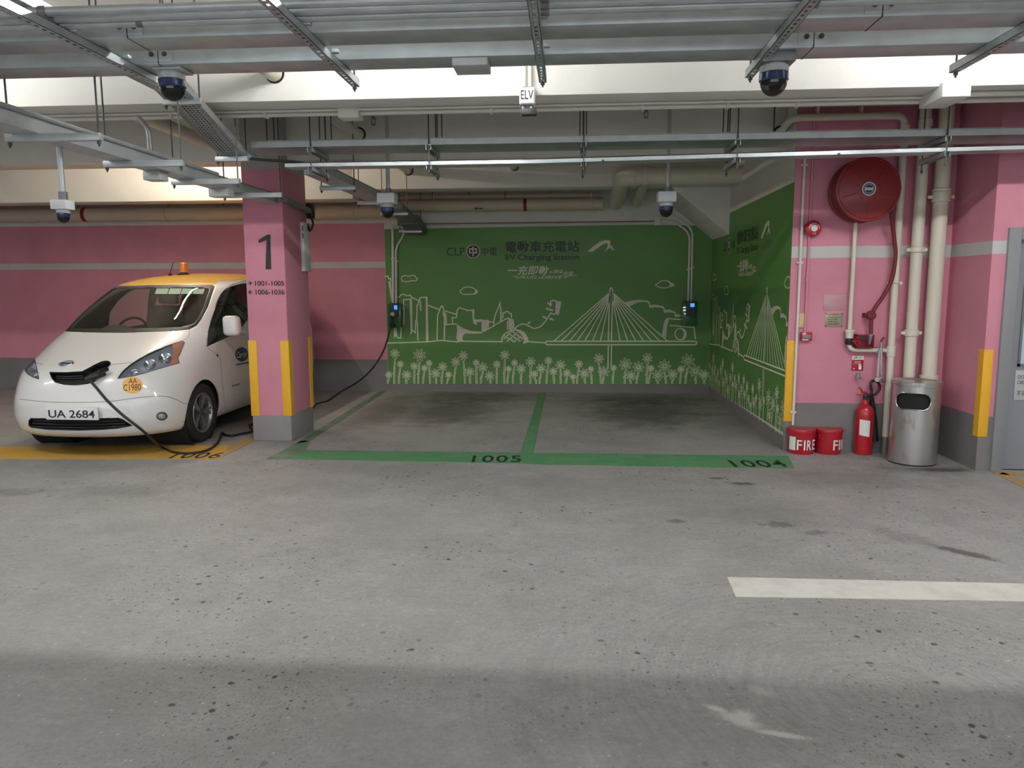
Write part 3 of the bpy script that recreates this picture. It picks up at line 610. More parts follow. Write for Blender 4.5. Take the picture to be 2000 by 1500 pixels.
# long trunking over the van side and the one over the bay
def along_trunk(label, a, b, w, h, brackets, lidrod=False):
    t = thing('cable_trunking', label, 'cable trunking', a)
    a = V3(a); b = V3(b); k = MB(); k.bar(a + V3((0, 0, h / 2)), b + V3((0, 0, h / 2)), w, h); k.build('trunking_body', 'galv', t)
    k = MB(); k.bar(a + V3((0, 0, h + 0.003)), b + V3((0, 0, h + 0.003)), w + 0.012, 0.006); k.build('lid', 'galv_dark', t)
    for (x0, x1, y) in brackets:
        z = a.z + (b.z - a.z) * (y - a.y) / (b.y - a.y)
        MB().box(x0, y - 0.02, z - 0.041, x1, y + 0.02, z, 0.002).build('cross_channel', 'galv', t)
        for x in (x0 + 0.015, x1 - 0.015): rod(x, y, z - 0.041, t)
    return t
lt1 = along_trunk('long galvanised trunking running from the viewer over the van to the pillar', (-3.01, 2.2, 2.45), (-3.01, 7.55, 2.45), 0.17, 0.078,
                  [(-3.13, -2.58, 4.10), (-3.13, -2.58, 4.99), (-3.13, -2.58, 5.86), (-3.13, -2.58, 6.74)])
MB().tube([(-2.915, 2.2, 2.54), (-2.915, 6.2, 2.54)], 0.013, 8).build('side_conduit', 'galv', lt1)
for px0, px1, py, Y in ((287, 321, 345, 5.45), (413, 452, 377, 6.45)):
    a = aty(px0, py - 9, Y); b = aty(px1, py + 8, Y); MB().box(a.x, Y - 0.06, b.z, b.x, Y + 0.06, 2.45, 0.004).build('pull_box', 'plastic_grey', lt1)
MB().bar((-2.93, 7.50, 2.485), (-2.85, 7.56, 2.48), 0.05, 0.05).bar((-2.855, 7.54, 2.48), (-2.855, 8.3, 2.43), 0.05, 0.05).build('end_arm', 'galv_dark', lt1)
e = MB().box(-2.89, 8.22, 2.36, -2.82, 8.32, 2.52, 0.006).build('end_box', 'black', lt1)
MB().tube(spline([(-2.85, 8.22, 2.40), (-2.80, 8.18, 2.30), (-2.84, 8.18, 2.22), (-2.87, 8.2, 2.3)], 6), 0.012, 7).build('loose_cable', 'black', lt1)
lt2 = along_trunk('galvanised trunking running from the pillar to the mural corner above bay 1005', (-2.25, 6.7, 2.60), (-2.25, 9.7, 2.60), 0.22, 0.07,
                  [(-2.47, -2.11, 7.46), (-2.47, -2.11, 8.8)])
MB().bar((-2.25, 9.68, 2.634), (-2.30, 10.9, 2.56), 0.22, 0.075).bar((-2.30, 10.85, 2.57), (-2.28, 11.36, 2.45), 0.26, 0.14).build('down_bend', 'galv_dark', lt2)
for x0, x1, y, z in ((-2.47, -2.11, 9.9, 2.54), (-2.52, -2.18, 11.15, 2.405)):
    MB().box(x0, y - 0.02, z, x1, y + 0.02, z + 0.04, 0.002).build('cross_channel', 'galv', lt2)
    for x in (x0 + 0.015, x1 - 0.015): rod(x, y, z, lt2)
# bent conduit dropping to the long trunking
bc = MB().tube(fillet([aty(268, 228, 5.38), aty(290, 250, 5.38), aty(293, 298, 5.38)], 0.15), 0.018, 10).build('bent_conduit', 'galv_dark')
tag(bc, 'short bent grey conduit dropping onto the long trunking over the van', 'conduit')

# ELV box, other boxes and conduits on the first beam
k = thing('junction_box', 'white square box marked ELV on the beam, between two white conduits', 'junction box', (-0.3, 5.5, 2.9))
a = aty(1014, 170, 5.47); b = aty(1045, 203, 5.47)
MB().box(a.x, 5.47, b.z, b.x, 5.548, a.z, 0.008).build('box_body', 'plastic_white', k)
MB().box(a.x + 0.006, 5.463, b.z + 0.006, b.x - 0.006, 5.47, a.z - 0.006, 0.004).build('box_lid', 'plastic_white', k)
c = aty(1029.5, 185, 5.462); MB().text('ELV', face_y((c.x, 5.4625, c.z)), fit=(0.088, 0.062), bold=0.012, thick=0.001).build('lettering', 'black_paint', k)
for px in (1024, 1035): MB().tube([aty(px, 170, 5.51), V3((aty(px, 170, 5.51).x, 5.51, 3.45))], 0.013, 10).build('conduit_pipe', 'conduit', k)
for px in (1022, 1038): MB().tube([aty(px, 203, 5.51), aty(px, 220, 5.51)], 0.014, 8).build('cable_gland', 'galv_dark', k)
a = aty(1019, 214, 5.5); b = aty(1048, 226, 5.5); MB().box(a.x, 5.46, b.z, b.x, 5.52, a.z, 0.004).build('lower_bracket', 'black', k)
k = thing('conduit_run', 'white conduit clipped under the first ceiling beam across the picture', 'conduit', (0, 5.9, 2.93))
zc = 2.925
MB().tube([(-14.5, 5.86, zc), (2.62, 5.86, zc)], 0.018, 10).build('conduit_pipe', 'conduit', k)
MB().tube([(-14.5, 5.80, zc + 0.013), (2.62, 5.80, zc + 0.013)], 0.010, 8).build('conduit_pipe', 'conduit', k)
for x in (-3.1, -2.35, -1.63, -0.6, 0.53, 1.15, 1.65): MB().box(x - 0.012, 5.83, zc - 0.022, x + 0.012, 5.90, 2.95, 0.002).build('saddle_clip', 'conduit', k)
MB().box(-1.76, 5.79, zc - 0.045, -1.60, 5.93, 2.95, 0.005).build('draw_box', 'conduit', k)
k = thing('bulkhead_light', 'white box with a bright face under the beam by the riser pipes', 'light fitting', (2.5, 5.75, 2.9))
a = aty(1842, 160, 5.5); b = aty(1896, 188, 5.5)
MB().box(a.x, 5.5, b.z, b.x, 5.85, a.z, 0.005).build('box_body', 'plastic_white', k)
MB().box(a.x + 0.006, 5.494, b.z + 0.006, b.x - 0.006, 5.5, a.z - 0.006).build('front_face', 'exit_face', k)
k = thing('conduit_run', 'pair of white conduits under the beam beyond the bright white box', 'conduit', (3.2, 5.86, 2.9))
for y, z in ((5.86, 2.925), (5.7, 2.93)): MB().tube([(b.x, y, z), (6.5, y, z)], 0.018, 10).build('conduit_pipe', 'conduit', k)
k = MB().box(-0.6, 3.93, 2.71, -0.42, 4.11, 2.749, 0.004).build('junction_box', 'plastic_grey'); 
tag(k, 'small grey box fixed under the lowest front trunking', 'junction box')
# pipes running through the beams, sleeves as dark rings
def thru(name_label, x, z, y0, y1, r, holes, dz=0.0):
    t = thing('drain_pipe', name_label, 'pipe', (x, y0, z))
    MB().tube([(x, y0, z), (x, y1, z)], r, 18).build('pipe_run', 'pipe', t)
    for h in holes: MB().lathe([(r * 1.02, 0), (r * 1.3, 0), (r * 1.3, 0.004), (r * 1.02, 0.004)], 24, (x + 0.006, h - 0.004, z + 0.004), 'y', cap=False).build('sleeve_gap', 'void', t)
thru('white pipe passing through three ceiling beams above bay 1005', -2.15, 3.14, 4.6, 10.2, 0.055, (5.55, 7.75, 10.1))
thru('short white pipe stub entering the rear beam above the EV lettering', -0.74, 3.17, 8.05, 10.2, 0.048, (10.1,))
thru('short cream pipe stub high on the beam over the parked van', -3.55, 3.02, 5.9, 7.8, 0.06, (7.75,))
# sidewall sprinklers
def sprinkler(px, py, label):
    c = aty(px, py, 7.68); t = thing('sprinkler', label, 'sprinkler', c, 'sprinklers on the beam')
    MB().tube([c + V3((0, 0.075, 0.035)), c + V3((0, 0, 0.035))], 0.011, 8).lathe([(0.016, 0.02), (0.016, 0.04)], 10, c).build('sprinkler_body', 'galv_dark', t)
    MB().tube(spline([c + V3((-0.01, 0, 0.02)), c + V3((-0.02, 0, -0.01)), c + V3((-0.004, 0, -0.035))], 5), 0.004, 6).build('frame_arm', 'galv_dark', t)
    MB().tube(spline([c + V3((0.01, 0, 0.02)), c + V3((0.02, 0, -0.01)), c + V3((0.004, 0, -0.035))], 5), 0.004, 6).build('frame_arm', 'galv_dark', t)
    MB().lathe([(0.022, -0.04), (0.022, -0.037)], 12, c).build('deflector', 'galv_dark', t)
sprinkler(729, 236, 'small sprinkler head on the beam above the mural corner'); sprinkler(1262, 222, 'small sprinkler head on the beam above the bridge drawing')

# pipes along the back wall
def hpipe(label, x0, x1, y, z, r, mt, coll=(), hang=(), bands=()):
    t = thing('wall_pipe', label, 'pipe', ((x0 + x1) / 2, y, z))
    MB().tube([(x0, y, z), (x1, y, z)], r, 20).build('pipe_run', mt, t)
    for x in coll: MB().lathe([(r + 0.001, -0.02), (r + 0.008, -0.018), (r + 0.008, 0.018), (r + 0.001, 0.02)], 24, (x, y, z), 'x', cap=False).box(x - 0.014, y - 0.018, z + r, x + 0.014, y + 0.018, z + r + 0.07).build('pipe_clamp', mt, t)
    for x in hang: MB().tube([(x, y, z + r), (x, y, ZC)], 0.006, 6).build('hanger_rod', 'rod', t)
    for x, w in bands: MB().lathe([(r + 0.002, -w / 2), (r + 0.002, w / 2)], 24, (x, y, z), 'x').build('tape_band', 'tape', t)
    return t
bp = hpipe('large cream pipe along the back wall above the green mural', -2.55, 0.47, 11.2, 2.795, 0.087, 'pipe_tan', (-2.0, 0.30), (-2.02, -0.95), ((-0.655, 0.05),))
c = aty(935, 407, 11.1); MB().ribbon([V3((c.x + 0.06, 11.107, c.z)), V3((c.x - 0.06, 11.107, c.z))], 0.012, (0, -1, 0), 0.001).ribbon([V3((c.x - 0.03, 11.107, c.z + 0.02)), V3((c.x - 0.06, 11.107, c.z)), V3((c.x - 0.03, 11.107, c.z - 0.02))], 0.008, (0, -1, 0), 0.0015).build('flow_arrow', 'black_paint', bp)
hpipe('thin dark cream pipe above the large pipe on the mural wall', -2.6, 0.42, 11.3, 2.93, 0.04, 'pipe_tan', (), (-1.5, -0.3))
hpipe('large cream pipe along the pink back wall behind the van', -14.5, -2.55, 11.2, 2.72, 0.105, 'pipe_tan', (-7.8, -6.1, -4.2, -3.2), (-7.5, -5.2), ((-7.38, 0.06),))
hpipe('thin brown pipe above the large pipe on the pink back wall', -14.5, -2.6, 11.3, 2.88, 0.035, 'pipe_tan', (), (-6.5,))
k = thing('drain_pipe', 'big cream pipe with an elbow under the slab by the mural corner', 'pipe', (1.4, 9.8, 2.95))
z = 2.97
MB().tube(fillet([(2.12, 9.75, z), (0.66, 9.75, z), (0.66, 11.15, z - 0.16)], 0.16, 8), 0.107, 22).build('pipe_run', 'pipe', k)
MB().lathe([(0.109, -0.03), (0.122, -0.028), (0.122, 0.028), (0.109, 0.03)], 24, (0.92, 9.75, z), 'x', cap=False).box(0.895, 9.73, z + 0.10, 0.945, 9.77, ZC).build('pipe_clamp', 'pipe', k)
MB().lathe([(0.109, -0.012), (0.125, -0.01), (0.125, 0.01), (0.109, 0.012)], 24, (0.80, 9.75, z), 'x', cap=False).build('elbow_socket', 'pipe', k)
MB().tube([(0.95, 9.86, z - 0.02), (0.95, 11.2, z - 0.16)], 0.07, 16).build('branch_pipe', 'pipe', k)
k = thing('conduit_run', 'white conduit along the top edge of the back mural', 'conduit', (-0.5, 11.42, 2.52))
a = aty(775, 445, 11.43); b = aty(1283, 436, 11.43)
MB().tube([(a.x, 11.43, a.z + 0.02), (b.x, 11.43, b.z)], 0.013, 8).build('conduit_pipe', 'conduit', k)
MB().tube([(a.x, 11.435, a.z + 0.055), (b.x, 11.435, b.z + 0.03)], 0.006, 8).build('cable', 'tape', k)
for px in (771, 1284): 
    c = aty(px, 432, 11.41); MB().box(c.x - 0.05, 11.38, c.z - 0.06, c.x + 0.05, 11.45, c.z + 0.07, 0.004).build('draw_box', 'conduit', k)

# dome cameras
def dome_cam(label, c, r, hang, pole_top, body='blue_band', pole_r=0.017):
    """c = centre of the dome's equator"""
    c = V3(c); t = thing('dome_camera', label, 'security camera', c, 'dome cameras')
    MB().lathe([(r * 0.98, 0.0), (r * 1.06, 0.006), (r * 1.06, r * 0.55), (r * 0.98, r * 0.6)], 28, c).build('camera_ring', body, t)
    MB().lathe([(r * 1.0, r * 0.6), (r * 1.03, r * 0.62), (r * 1.03, r * 1.05), (r * 0.9, r * 1.2)], 28, c).build('upper_housing', 'plastic_grey', t)
    MB().lathe([(r * 0.97 * math.cos(a * math.pi / 20), -r * 1.02 * math.sin(a * math.pi / 20)) for a in range(0, 10)] + [(0.001, -r * 1.02)], 28, c).build('dome_cover', 'dome', t)
    MB().lathe([(0.001, -r * 0.7), (r * 0.35, -r * 0.62), (r * 0.5, -r * 0.3), (r * 0.5, 0)], 16, c + V3((0.006, -0.004, 0))).build('lens_block', 'black_gloss', t)
    z = c.z + r * 1.2
    if hang == 'box':
        MB().box(c.x - r * 1.35, c.y - r * 1.2, z, c.x + r * 1.35, c.y + r * 1.2, z + r * 1.5, 0.004).build('mounting_box', 'plastic_white', t)
        MB().tube([(c.x + r * 0.2, c.y, z + r * 1.5), (c.x + r * 0.2, c.y, pole_top)], pole_r, 10).build('drop_pole', 'galv', t)
        MB().lathe([(pole_r * 1.5, z + r * 1.5), (pole_r * 1.5, z + r * 1.5 + 0.05)], 12, (c.x + r * 0.2, c.y, 0)).build('pole_collar', 'galv_dark', t)
    else:
        MB().box(c.x - r * 1.1, c.y - r, z, c.x + r * 1.3, c.y + r * 1.1, pole_top, 0.006).build('mounting_box', hang, t)
dome_cam('dome camera with a clear blue-ringed housing under the front trunking by the perforated tray', aty(337, 172, 4.02), 0.066, 'plastic_grey', 2.75)
dome_cam('dome camera with a dark housing under the front trunking, above the mural wall end', aty(1511, 160, 4.02), 0.068, 'galv_dark', 2.75)
dome_cam('small dome camera hanging on a pole over the van', aty(124, 424, 4.46), 0.037, 'box', 2.45)
dome_cam('small dome camera on a pole in front of the mural corner by the pillar', aty(757, 413, 7.3), 0.062, 'box', ZC)
dome_cam('small dome camera on a pole before the haunched mural corner', aty(1301, 411, 7.3), 0.062, 'box', ZC)

# ================================================================ fixtures on the pink wall by the bin
def wr(px, py, d=0.0): return aty(px, py, YR - d)
def vpipe(name, label, px, py0, py1, r, mt, d, extra=None, cat='pipe'):
    """vertical pipe standing d in front of the wall"""
    a = wr(px[0], py0, d); b = wr(px[1], py1, d); x = (a.x + b.x) / 2
    t = thing(name, label, cat, (x, YR - d, b.z))
    MB().tube([(x, YR - d, a.z), (x, YR - d, max(0, b.z))], r, 18).build('pipe_run', mt, t)
    return t, x
def collar(t, x, d, z, r, h, ears=False, mt='pipe'):
    k = MB().lathe([(r * 0.9, -h / 2), (r * 1.22, -h / 2 + 0.008), (r * 1.22, h / 2 - 0.008), (r * 0.9, h / 2)], 24, (x, YR - d, z))
    k.build('pipe_collar', mt, t)
    if ears:
        for s in (-1, 1): MB().lathe([(0.016, -0.012), (0.016, 0.012)], 12, (x + s * r * 1.5, YR - d, z), 'y').box(x + s * r * 1.5 - 0.02, YR - d - 0.01, z - 0.012, x + s * r, YR - d + 0.01, z + 0.012).build('clamp_ear', mt, t)
pb, xb_ = vpipe('riser_pipe', 'thicker cream soil pipe rising behind the steel bin', (1852, 1813), 190, 742, 0.066, 'pipe', 0.12)
for py, h, e in ((385, 0.10, True), (372, 0.04, False), (738, 0.06, False)): collar(pb, xb_, 0.12, wr(1830, py, 0.12).z, 0.066, h, e)
MB().tube([(xb_, YR - 0.12, 0.75), (xb_, YR - 0.12, 0.0)], 0.066, 18).build('pipe_foot', 'pipe', pb)
pa, xa_ = vpipe('riser_pipe', 'thinner cream soil pipe between the bin pipe and the red hose', (1804, 1780), 190, 745, 0.051, 'pipe', 0.11)
for py, h, e in ((488, 0.06, True), (650, 0.07, True), (240, 0.07, False)): collar(pa, xa_, 0.11, wr(1790, py, 0.11).z, 0.051, h, e)
MB().tube([(xa_, YR - 0.11, 0.75), (xa_, YR - 0.11, 0.0)], 0.051, 18).build('pipe_foot', 'pipe', pa)
# fire main: elbow from the side beam, across and down
t = thing('riser_pipe', 'slim white water pipe turning down past the hose reel to the floor', 'pipe', (3.1, YR - 0.07, 0))
x = (wr(1766, 300, 0.07).x + wr(1728, 850, 0.07).x) / 2; z = wr(1650, 228, 0.07).z
MB().tube(fillet([(2.03, 7.745, z - 0.05), (2.03, YR - 0.07, z), (x, YR - 0.07, z), (x, YR - 0.07, 0.17)], 0.10, 8), 0.033, 16).build('pipe_run', 'pipe', t)
MB().tube([(x, YR - 0.07, 0.17), (x, YR - 0.07, 0.0)], 0.037, 16).build('grey_pipe_foot', 'galv_dark', t)
for py, h in ((232, 0.05), (553, 0.02), (686, 0.11)): collar(t, x, 0.07, wr(1740, py, 0.07).z if py > 300 else z - 0.10, 0.033, h, py == 553)
for px in (1598, 1683): q = wr(px, 215, 0.05); MB().box(q.x - 0.012, YR - 0.06, q.z - 0.03, q.x + 0.012, YR, q.z + 0.05).build('pipe_bracket', 'pipe', t)
MB().lathe([(0.044, 0), (0.062, 0), (0.062, 0.005), (0.044, 0.005)], 24, (2.03, 7.742, z - 0.05), 'y', cap=False).build('sleeve_gap', 'void', t)
MAINX = x
# upper brown-pink pipe under the slab
k = MB().tube([(2.1, YR - 0.06, wr(1700, 195, 0.06).z), (XR, YR - 0.06, wr(1700, 195, 0.06).z)], 0.03, 12).build('wall_pipe', 'pinkpipe'); tag(k, 'thin pink painted pipe at the top of the pink wall', 'pipe')
# feed pipe with union, valve and elbow
t = thing('feed_pipe', 'slim white feed pipe below the hose reel ending in an elbow', 'pipe', (2.65, YR - 0.05, 1.0))
x = (wr(1669, 432, 0.05).x + wr(1661, 655, 0.05).x) / 2; zt = wr(1669, 400, 0.05).z; ze = wr(1690, 684, 0.05).z
MB().tube(fillet([(x, YR - 0.05, zt), (x, YR - 0.05, ze), (MAINX, YR - 0.06, ze)], 0.07, 8), 0.020, 14).build('pipe_run', 'pipe', t)
for py, r, h in ((646, 0.044, 0.03), (651, 0.036, 0.055), (658, 0.034, 0.03)): MB().lathe([(0.026, -h / 2), (r, -h / 2 + 0.004), (r, h / 2 - 0.004), (0.026, h / 2)], 16, (x, YR - 0.05, wr(1661, py, 0.05).z)).build('pipe_union', 'pipe', t)
zv = wr(1661, 666, 0.05).z; v = MB().lathe([(0.03, -0.035), (0.034, -0.02), (0.034, 0.02), (0.03, 0.035)], 16, (x, YR - 0.05, zv)).build('valve_body', 'black', t)
MB().tube([(x + 0.02, YR - 0.07, zv), (x + 0.06, YR - 0.09, zv)], 0.008, 8).tube([(x + 0.06 + 0.022 * math.cos(a * 0.524), YR - 0.09 - 0.012 * math.cos(a * 0.524), zv + 0.028 * math.sin(a * 0.524)) for a in range(12)], 0.006, 6, closed=True).build('valve_wheel', 'red', v)
MB().tube([(wr(1712, 684, 0.055).x, YR - 0.056, ze), (wr(1722, 684, 0.055).x, YR - 0.057, ze)], 0.031, 14).build('tape_joint', 'plastic_grey', t)
# thin conduits
t, x = vpipe('wall_conduit', 'thin white conduit on the pink wall edge reaching down to the fire bucket', (1572, 1549), 300, 830, 0.0125, 'conduit', 0.02, cat='conduit')
for py in (322, 513, 805): MB().box(x - 0.03, YR - 0.024, wr(1560, py, 0.02).z - 0.01, x + 0.03, YR, wr(1560, py, 0.02).z + 0.01, 0.002).build('saddle_clip', 'conduit', t)
t, x = vpipe('wall_conduit', 'thin pink painted conduit joining the alarm bell to the call point', (1590, 1574), 205, 655, 0.010, 'pinkpipe', 0.018, cat='conduit')
for py in (345, 545): MB().lathe([(0.018, -0.02), (0.018, 0.02)], 12, (x, YR - 0.018, wr(1580, py, 0.02).z)).build('conduit_coupler', 'pinkpipe', t)
# hose reel
c = wr(1686, 370, 0.14); HC = V3((aty(1697, 369, YR - 0.27).x, YR, aty(1697, 369, YR - 0.27).z)); R_ = 0.282
t = thing('hose_reel', 'round red fire hose reel drum high on the pink wall', 'hose reel', HC)
MB().lathe([(0.05, 0.0), (0.05, 0.06)], 20, HC, '-y').build('wall_bracket', 'red_dark', t)
MB().lathe([(0.001, 0.05), (R_ * 1.0, 0.05), (R_ * 1.02, 0.058), (R_ * 1.0, 0.07), (R_ * 0.93, 0.075), (R_ * 0.93, 0.235)], 56, HC, '-y', cap=False).build('drum_back', 'red_reel', t)
MB().lathe([(R_ * 0.93, 0.23), (R_ * 1.0, 0.235), (R_ * 1.02, 0.25), (R_ * 1.0, 0.268), (R_ * 0.95, 0.272), (R_ * 0.93, 0.266), (R_ * 0.91, 0.27), (0.001, 0.272)], 56, HC, '-y', cap=False).build('front_disc', 'red_reel', t)
for i in range(6): MB().lathe([(R_ * 0.955, 0.082 + i * 0.025), (R_ * 0.985, 0.0945 + i * 0.025), (R_ * 0.955, 0.107 + i * 0.025)], 48, HC, '-y', cap=False).build('coiled_hose', 'red_dark', t)
k = MB().lathe([(0.066, 0.272), (0.066, 0.2745)], 32, HC, '-y').build('maker_sticker', 'navy', t)
MB().lathe([(0.062, 0.2747), (0.050, 0.2748)], 32, HC, '-y', cap=False).lathe([(0.040, 0.2747), (0.036, 0.2748)], 32, HC, '-y', cap=False).box(HC.x - 0.036, YR - 0.2765, HC.z - 0.012, HC.x + 0.036, YR - 0.2745, HC.z + 0.012).build('sticker_print', 'mural_grey', k)
for i in range(5):
    a = math.pi / 2 + i * 2 * math.pi / 5; MB().lathe([(0.008, 0.272), (0.008, 0.279)], 8, HC + V3((0.10 * math.cos(a), 0, 0.10 * math.sin(a))), '-y').build('drum_bolt', 'red_dark', t)
for i in range(5):
    a = math.pi / 2 + (i + 0.5) * 2 * math.pi / 5; d = V3((math.cos(a), 0, math.sin(a))); MB().tube([HC + d * 0.11 - V3((0, 0.2715, 0)), HC + d * 0.235 - V3((0, 0.2715, 0))], 0.0035, 6).build('pressed_rib', 'red_reel', t)
hp = [aty(1738, 395, YR - 0.16), aty(1741, 420, YR - 0.15), aty(1747, 470, YR - 0.12), aty(1749, 500, YR - 0.11), aty(1742, 545, YR - 0.10), aty(1724, 580, YR - 0.09), aty(1708, 603, YR - 0.09), aty(1702, 625, YR - 0.09), aty(1701, 652, YR - 0.09)]
MB().tube(spline(hp, 8), 0.0175, 10).build('hanging_hose', 'red_dark', t)
k = MB(); q = aty(1701, 616, YR - 0.09); k.lathe([(0.03, -0.03), (0.042, -0.02), (0.042, 0.02), (0.03, 0.03)], 16, q, 'y').box(q.x - 0.05, q.y + 0.01, q.z - 0.02, q.x + 0.05, YR, q.z + 0.02, 0.004).build('hose_guide', 'red_dark', t)
# nozzle box
a = aty(1675, 654, YR - 0.10); b = aty(1707, 680, YR - 0.10)
t = thing('nozzle_box', 'small red glass-fronted box below the hanging red hose', 'nozzle box', (a.x, YR, b.z))
MB().box(a.x, YR - 0.10, b.z, a.x + 0.006, YR, a.z).box(b.x - 0.006, YR - 0.10, b.z, b.x, YR, a.z).box(a.x, YR - 0.10, b.z, b.x, YR, b.z + 0.006).box(a.x, YR - 0.10, a.z - 0.006, b.x - 0.05, YR, a.z).box(a.x, YR - 0.006, b.z, b.x, YR, a.z).build('box_shell', 'red', t)
MB().box(a.x + 0.004, YR - 0.103, b.z + 0.004, b.x - 0.004, YR - 0.10, a.z - 0.004).build('glass_front', 'lamp_lens', t)
MB().tube([aty(1701, 654, YR - 0.09), aty(1698, 672, YR - 0.05)], [0.017, 0.010], 10).build('hose_nozzle', 'plastic_grey', t)
# break-glass lever (chrome spanner) at the pipe
t = thing('valve_spanner', 'long chrome spanner hanging from the water pipe tee', 'spanner', aty(1720, 700, YR - 0.11))
MB().tube([aty(1721, 668, YR - 0.115), aty(1722, 700, YR - 0.115), aty(1721, 738, YR - 0.115)], [0.010, 0.013, 0.010], 8).lathe([(0.012, -0.012), (0.026, -0.01), (0.026, 0.01), (0.012, 0.012)], 12, aty(1722, 742, YR - 0.115), 'y').build('chrome_handle', 'chrome', t)
MB().tube([aty(1721, 668, YR - 0.115), aty(1723, 663, YR - 0.115), aty(1727, 659, YR - 0.115)], 0.010, 8).build('lever_tip', 'red_dark', t)
MB().tube([aty(1718, 684, YR - 0.10), aty(1714, 735, YR - 0.10)], 0.009, 8).lathe([(0.010, -0.01), (0.024, -0.01), (0.024, 0.01), (0.010, 0.01)], 12, aty(1713, 741, YR - 0.10), 'y').build('second_spanner_arm', 'plastic_grey', t)
# alarm bell
c = wr(1584.5, 447); t = thing('alarm_bell', 'round red fire alarm bell beside the white stripe', 'alarm bell', c)
MB().lathe([(0.05, 0), (0.05, 0.03)], 24, c, '-y').build('bell_base', 'red_dark', t)
MB().lathe([(0.076, 0.028), (0.078, 0.036), (0.070, 0.062), (0.045, 0.078), (0.0, 0.080)], 36, c + V3((0.004, 0, 0)), '-y', cap=False).build('bell_gong', 'red', t)
MB().lathe([(0.030, 0.0795), (0.030, 0.082), (0.018, 0.083), (0.0, 0.083)], 24, c + V3((0.004, 0, 0)), '-y', cap=False).build('bell_badge', 'white_paper', t)
k = MB()
for i, ch in enumerate('FIREALARM'):
    a = math.radians(165 - i * 165 / 8 + 0); mt_ = face_y(c + V3((0.004 + 0.045 * math.cos(a), -0.0785, 0.045 * math.sin(a)))) @ Matrix.Rotation(a - math.pi / 2, 4, 'Z'); k.text(ch, mt_, fit=(0.011, 0.015), thick=0.001)
k.text('火警', face_y(c + V3((0.004, -0.0785, -0.048))), fit=(0.036, 0.016), thick=0.001).build('bell_lettering', 'white_paint', t)
# cream plate, call point
a = wr(1558, 612); b = wr(1573, 640); k = thing('cream_plate', 'small cream plate on the pink wall between the two thin conduits', 'plate', (a.x, YR, b.z))
MB().box(a.x, YR - 0.012, b.z, b.x, YR, a.z, 0.003).build('plate_face', 'paper_tan', k)
a = wr(1566, 649, 0.05); b = wr(1586, 666, 0.05); t = thing('call_point', 'small red break-glass call point under the pink conduit', 'call point', (a.x, YR, b.z))
MB().box(a.x, YR - 0.05, b.z, b.x, YR, a.z, 0.005).build('call_point_body', 'red', t)
MB().box(a.x + 0.012, YR - 0.053, b.z + 0.022, b.x - 0.010, YR - 0.05, a.z - 0.024, 0.002).build('glass_window', 'galv_dark', t)
MB().box(a.x + 0.008, YR - 0.053, b.z + 0.006, b.x - 0.035, YR - 0.05, b.z + 0.016).box(a.x + 0.008, YR - 0.053, a.z - 0.02, b.x - 0.06, YR - 0.05, a.z - 0.008).build('label_strip', 'white_paper', t)
# notices
def notice(name, label, px0, py0, px1, py1, mt, lines, tmt, screws=True):
    a = wr(px0, py0); b = wr(px1, py1); t = thing(name, label, 'notice', (a.x, YR, b.z))
    MB().box(a.x, YR - 0.006, b.z, b.x, YR, a.z, 0.001).build('notice_plate', mt, t)
    w = b.x - a.x; h = a.z - b.z; k = MB()
    for (s, fx, fy, fw, fh) in lines: k.text(s, face_y((a.x + w * fx, YR - 0.0065, b.z + h * fy)), fit=(w * fw, h * fh), thick=0.0008)
    k.build('notice_print', tmt, t)
    if screws:
        for sx in (0.05, 0.95):
            for sz in (0.06, 0.94): MB().lathe([(0.006, 0.006), (0.006, 0.009)], 8, (a.x + w * sx, YR, b.z + h * sz), '-y').build('screw', 'red_dark', t)
    return t, a, b
notice('wall_notice', 'pale see-through notice above the metal notice on the pink wall', 1609, 575, 1652, 605, 'clear_notice', [('告 示', 0.5, 0.78, 0.28, 0.14), ('消防喉轆使用方法', 0.5, 0.58, 0.75, 0.10), ('NOTICE', 0.5, 0.38, 0.4, 0.10), ('TO OPERATE HOSE REEL', 0.5, 0.18, 0.85, 0.07)], 'pinkpipe', False)
notice('wall_notice', 'greenish metal notice with four screws below the pale notice', 1612, 611, 1645, 638, 'brass_plate', [('消防喉轆使用', 0.42, 0.88, 0.7, 0.11), ('打碎玻璃按掣啟動水泵', 0.45, 0.68, 0.75, 0.08), ('啟動水泵及警鐘', 0.40, 0.52, 0.6, 0.08), ('打開閥門放水', 0.40, 0.36, 0.6, 0.08), ('對準火源噴射', 0.45, 0.2, 0.7, 0.08)], 'red_dark')
t, a, b = notice('extinguisher_sign', 'red sign with a white extinguisher picture below the nozzle box', 1664, 695, 1685, 724, 'red_sign', [('滅火筒', 0.5, 0.60, 0.5, 0.10), ('Fire Extinguisher', 0.5, 0.48, 0.72, 0.05)], 'white_paint', False)
w = b.x - a.x; h = a.z - b.z
MB().box(a.x, YR - 0.0068, b.z + h * 0.74, b.x, YR - 0.006, a.z).build('white_header', 'white_paper', t)
k = MB(); f = lambda u, v: V3((a.x + w * u, YR - 0.0072, b.z + h * v))
k.ribbon([f(0.15, 0.80), f(0.24, 0.88), f(0.33, 0.93), f(0.40, 0.90), f(0.37, 0.84)], 0.006, (0, -1, 0), 0.0008).ribbon([f(0.38, 0.85), f(0.43, 0.88), f(0.46, 0.84)], 0.004, (0, -1, 0), 0.0008).ribbon([f(0.55, 0.88), f(0.85, 0.88)], 0.003, (0, -1, 0), 0.0008).ribbon([f(0.55, 0.84), f(0.80, 0.84)], 0.003, (0, -1, 0), 0.0008).build('header_print', 'black_paint', t)
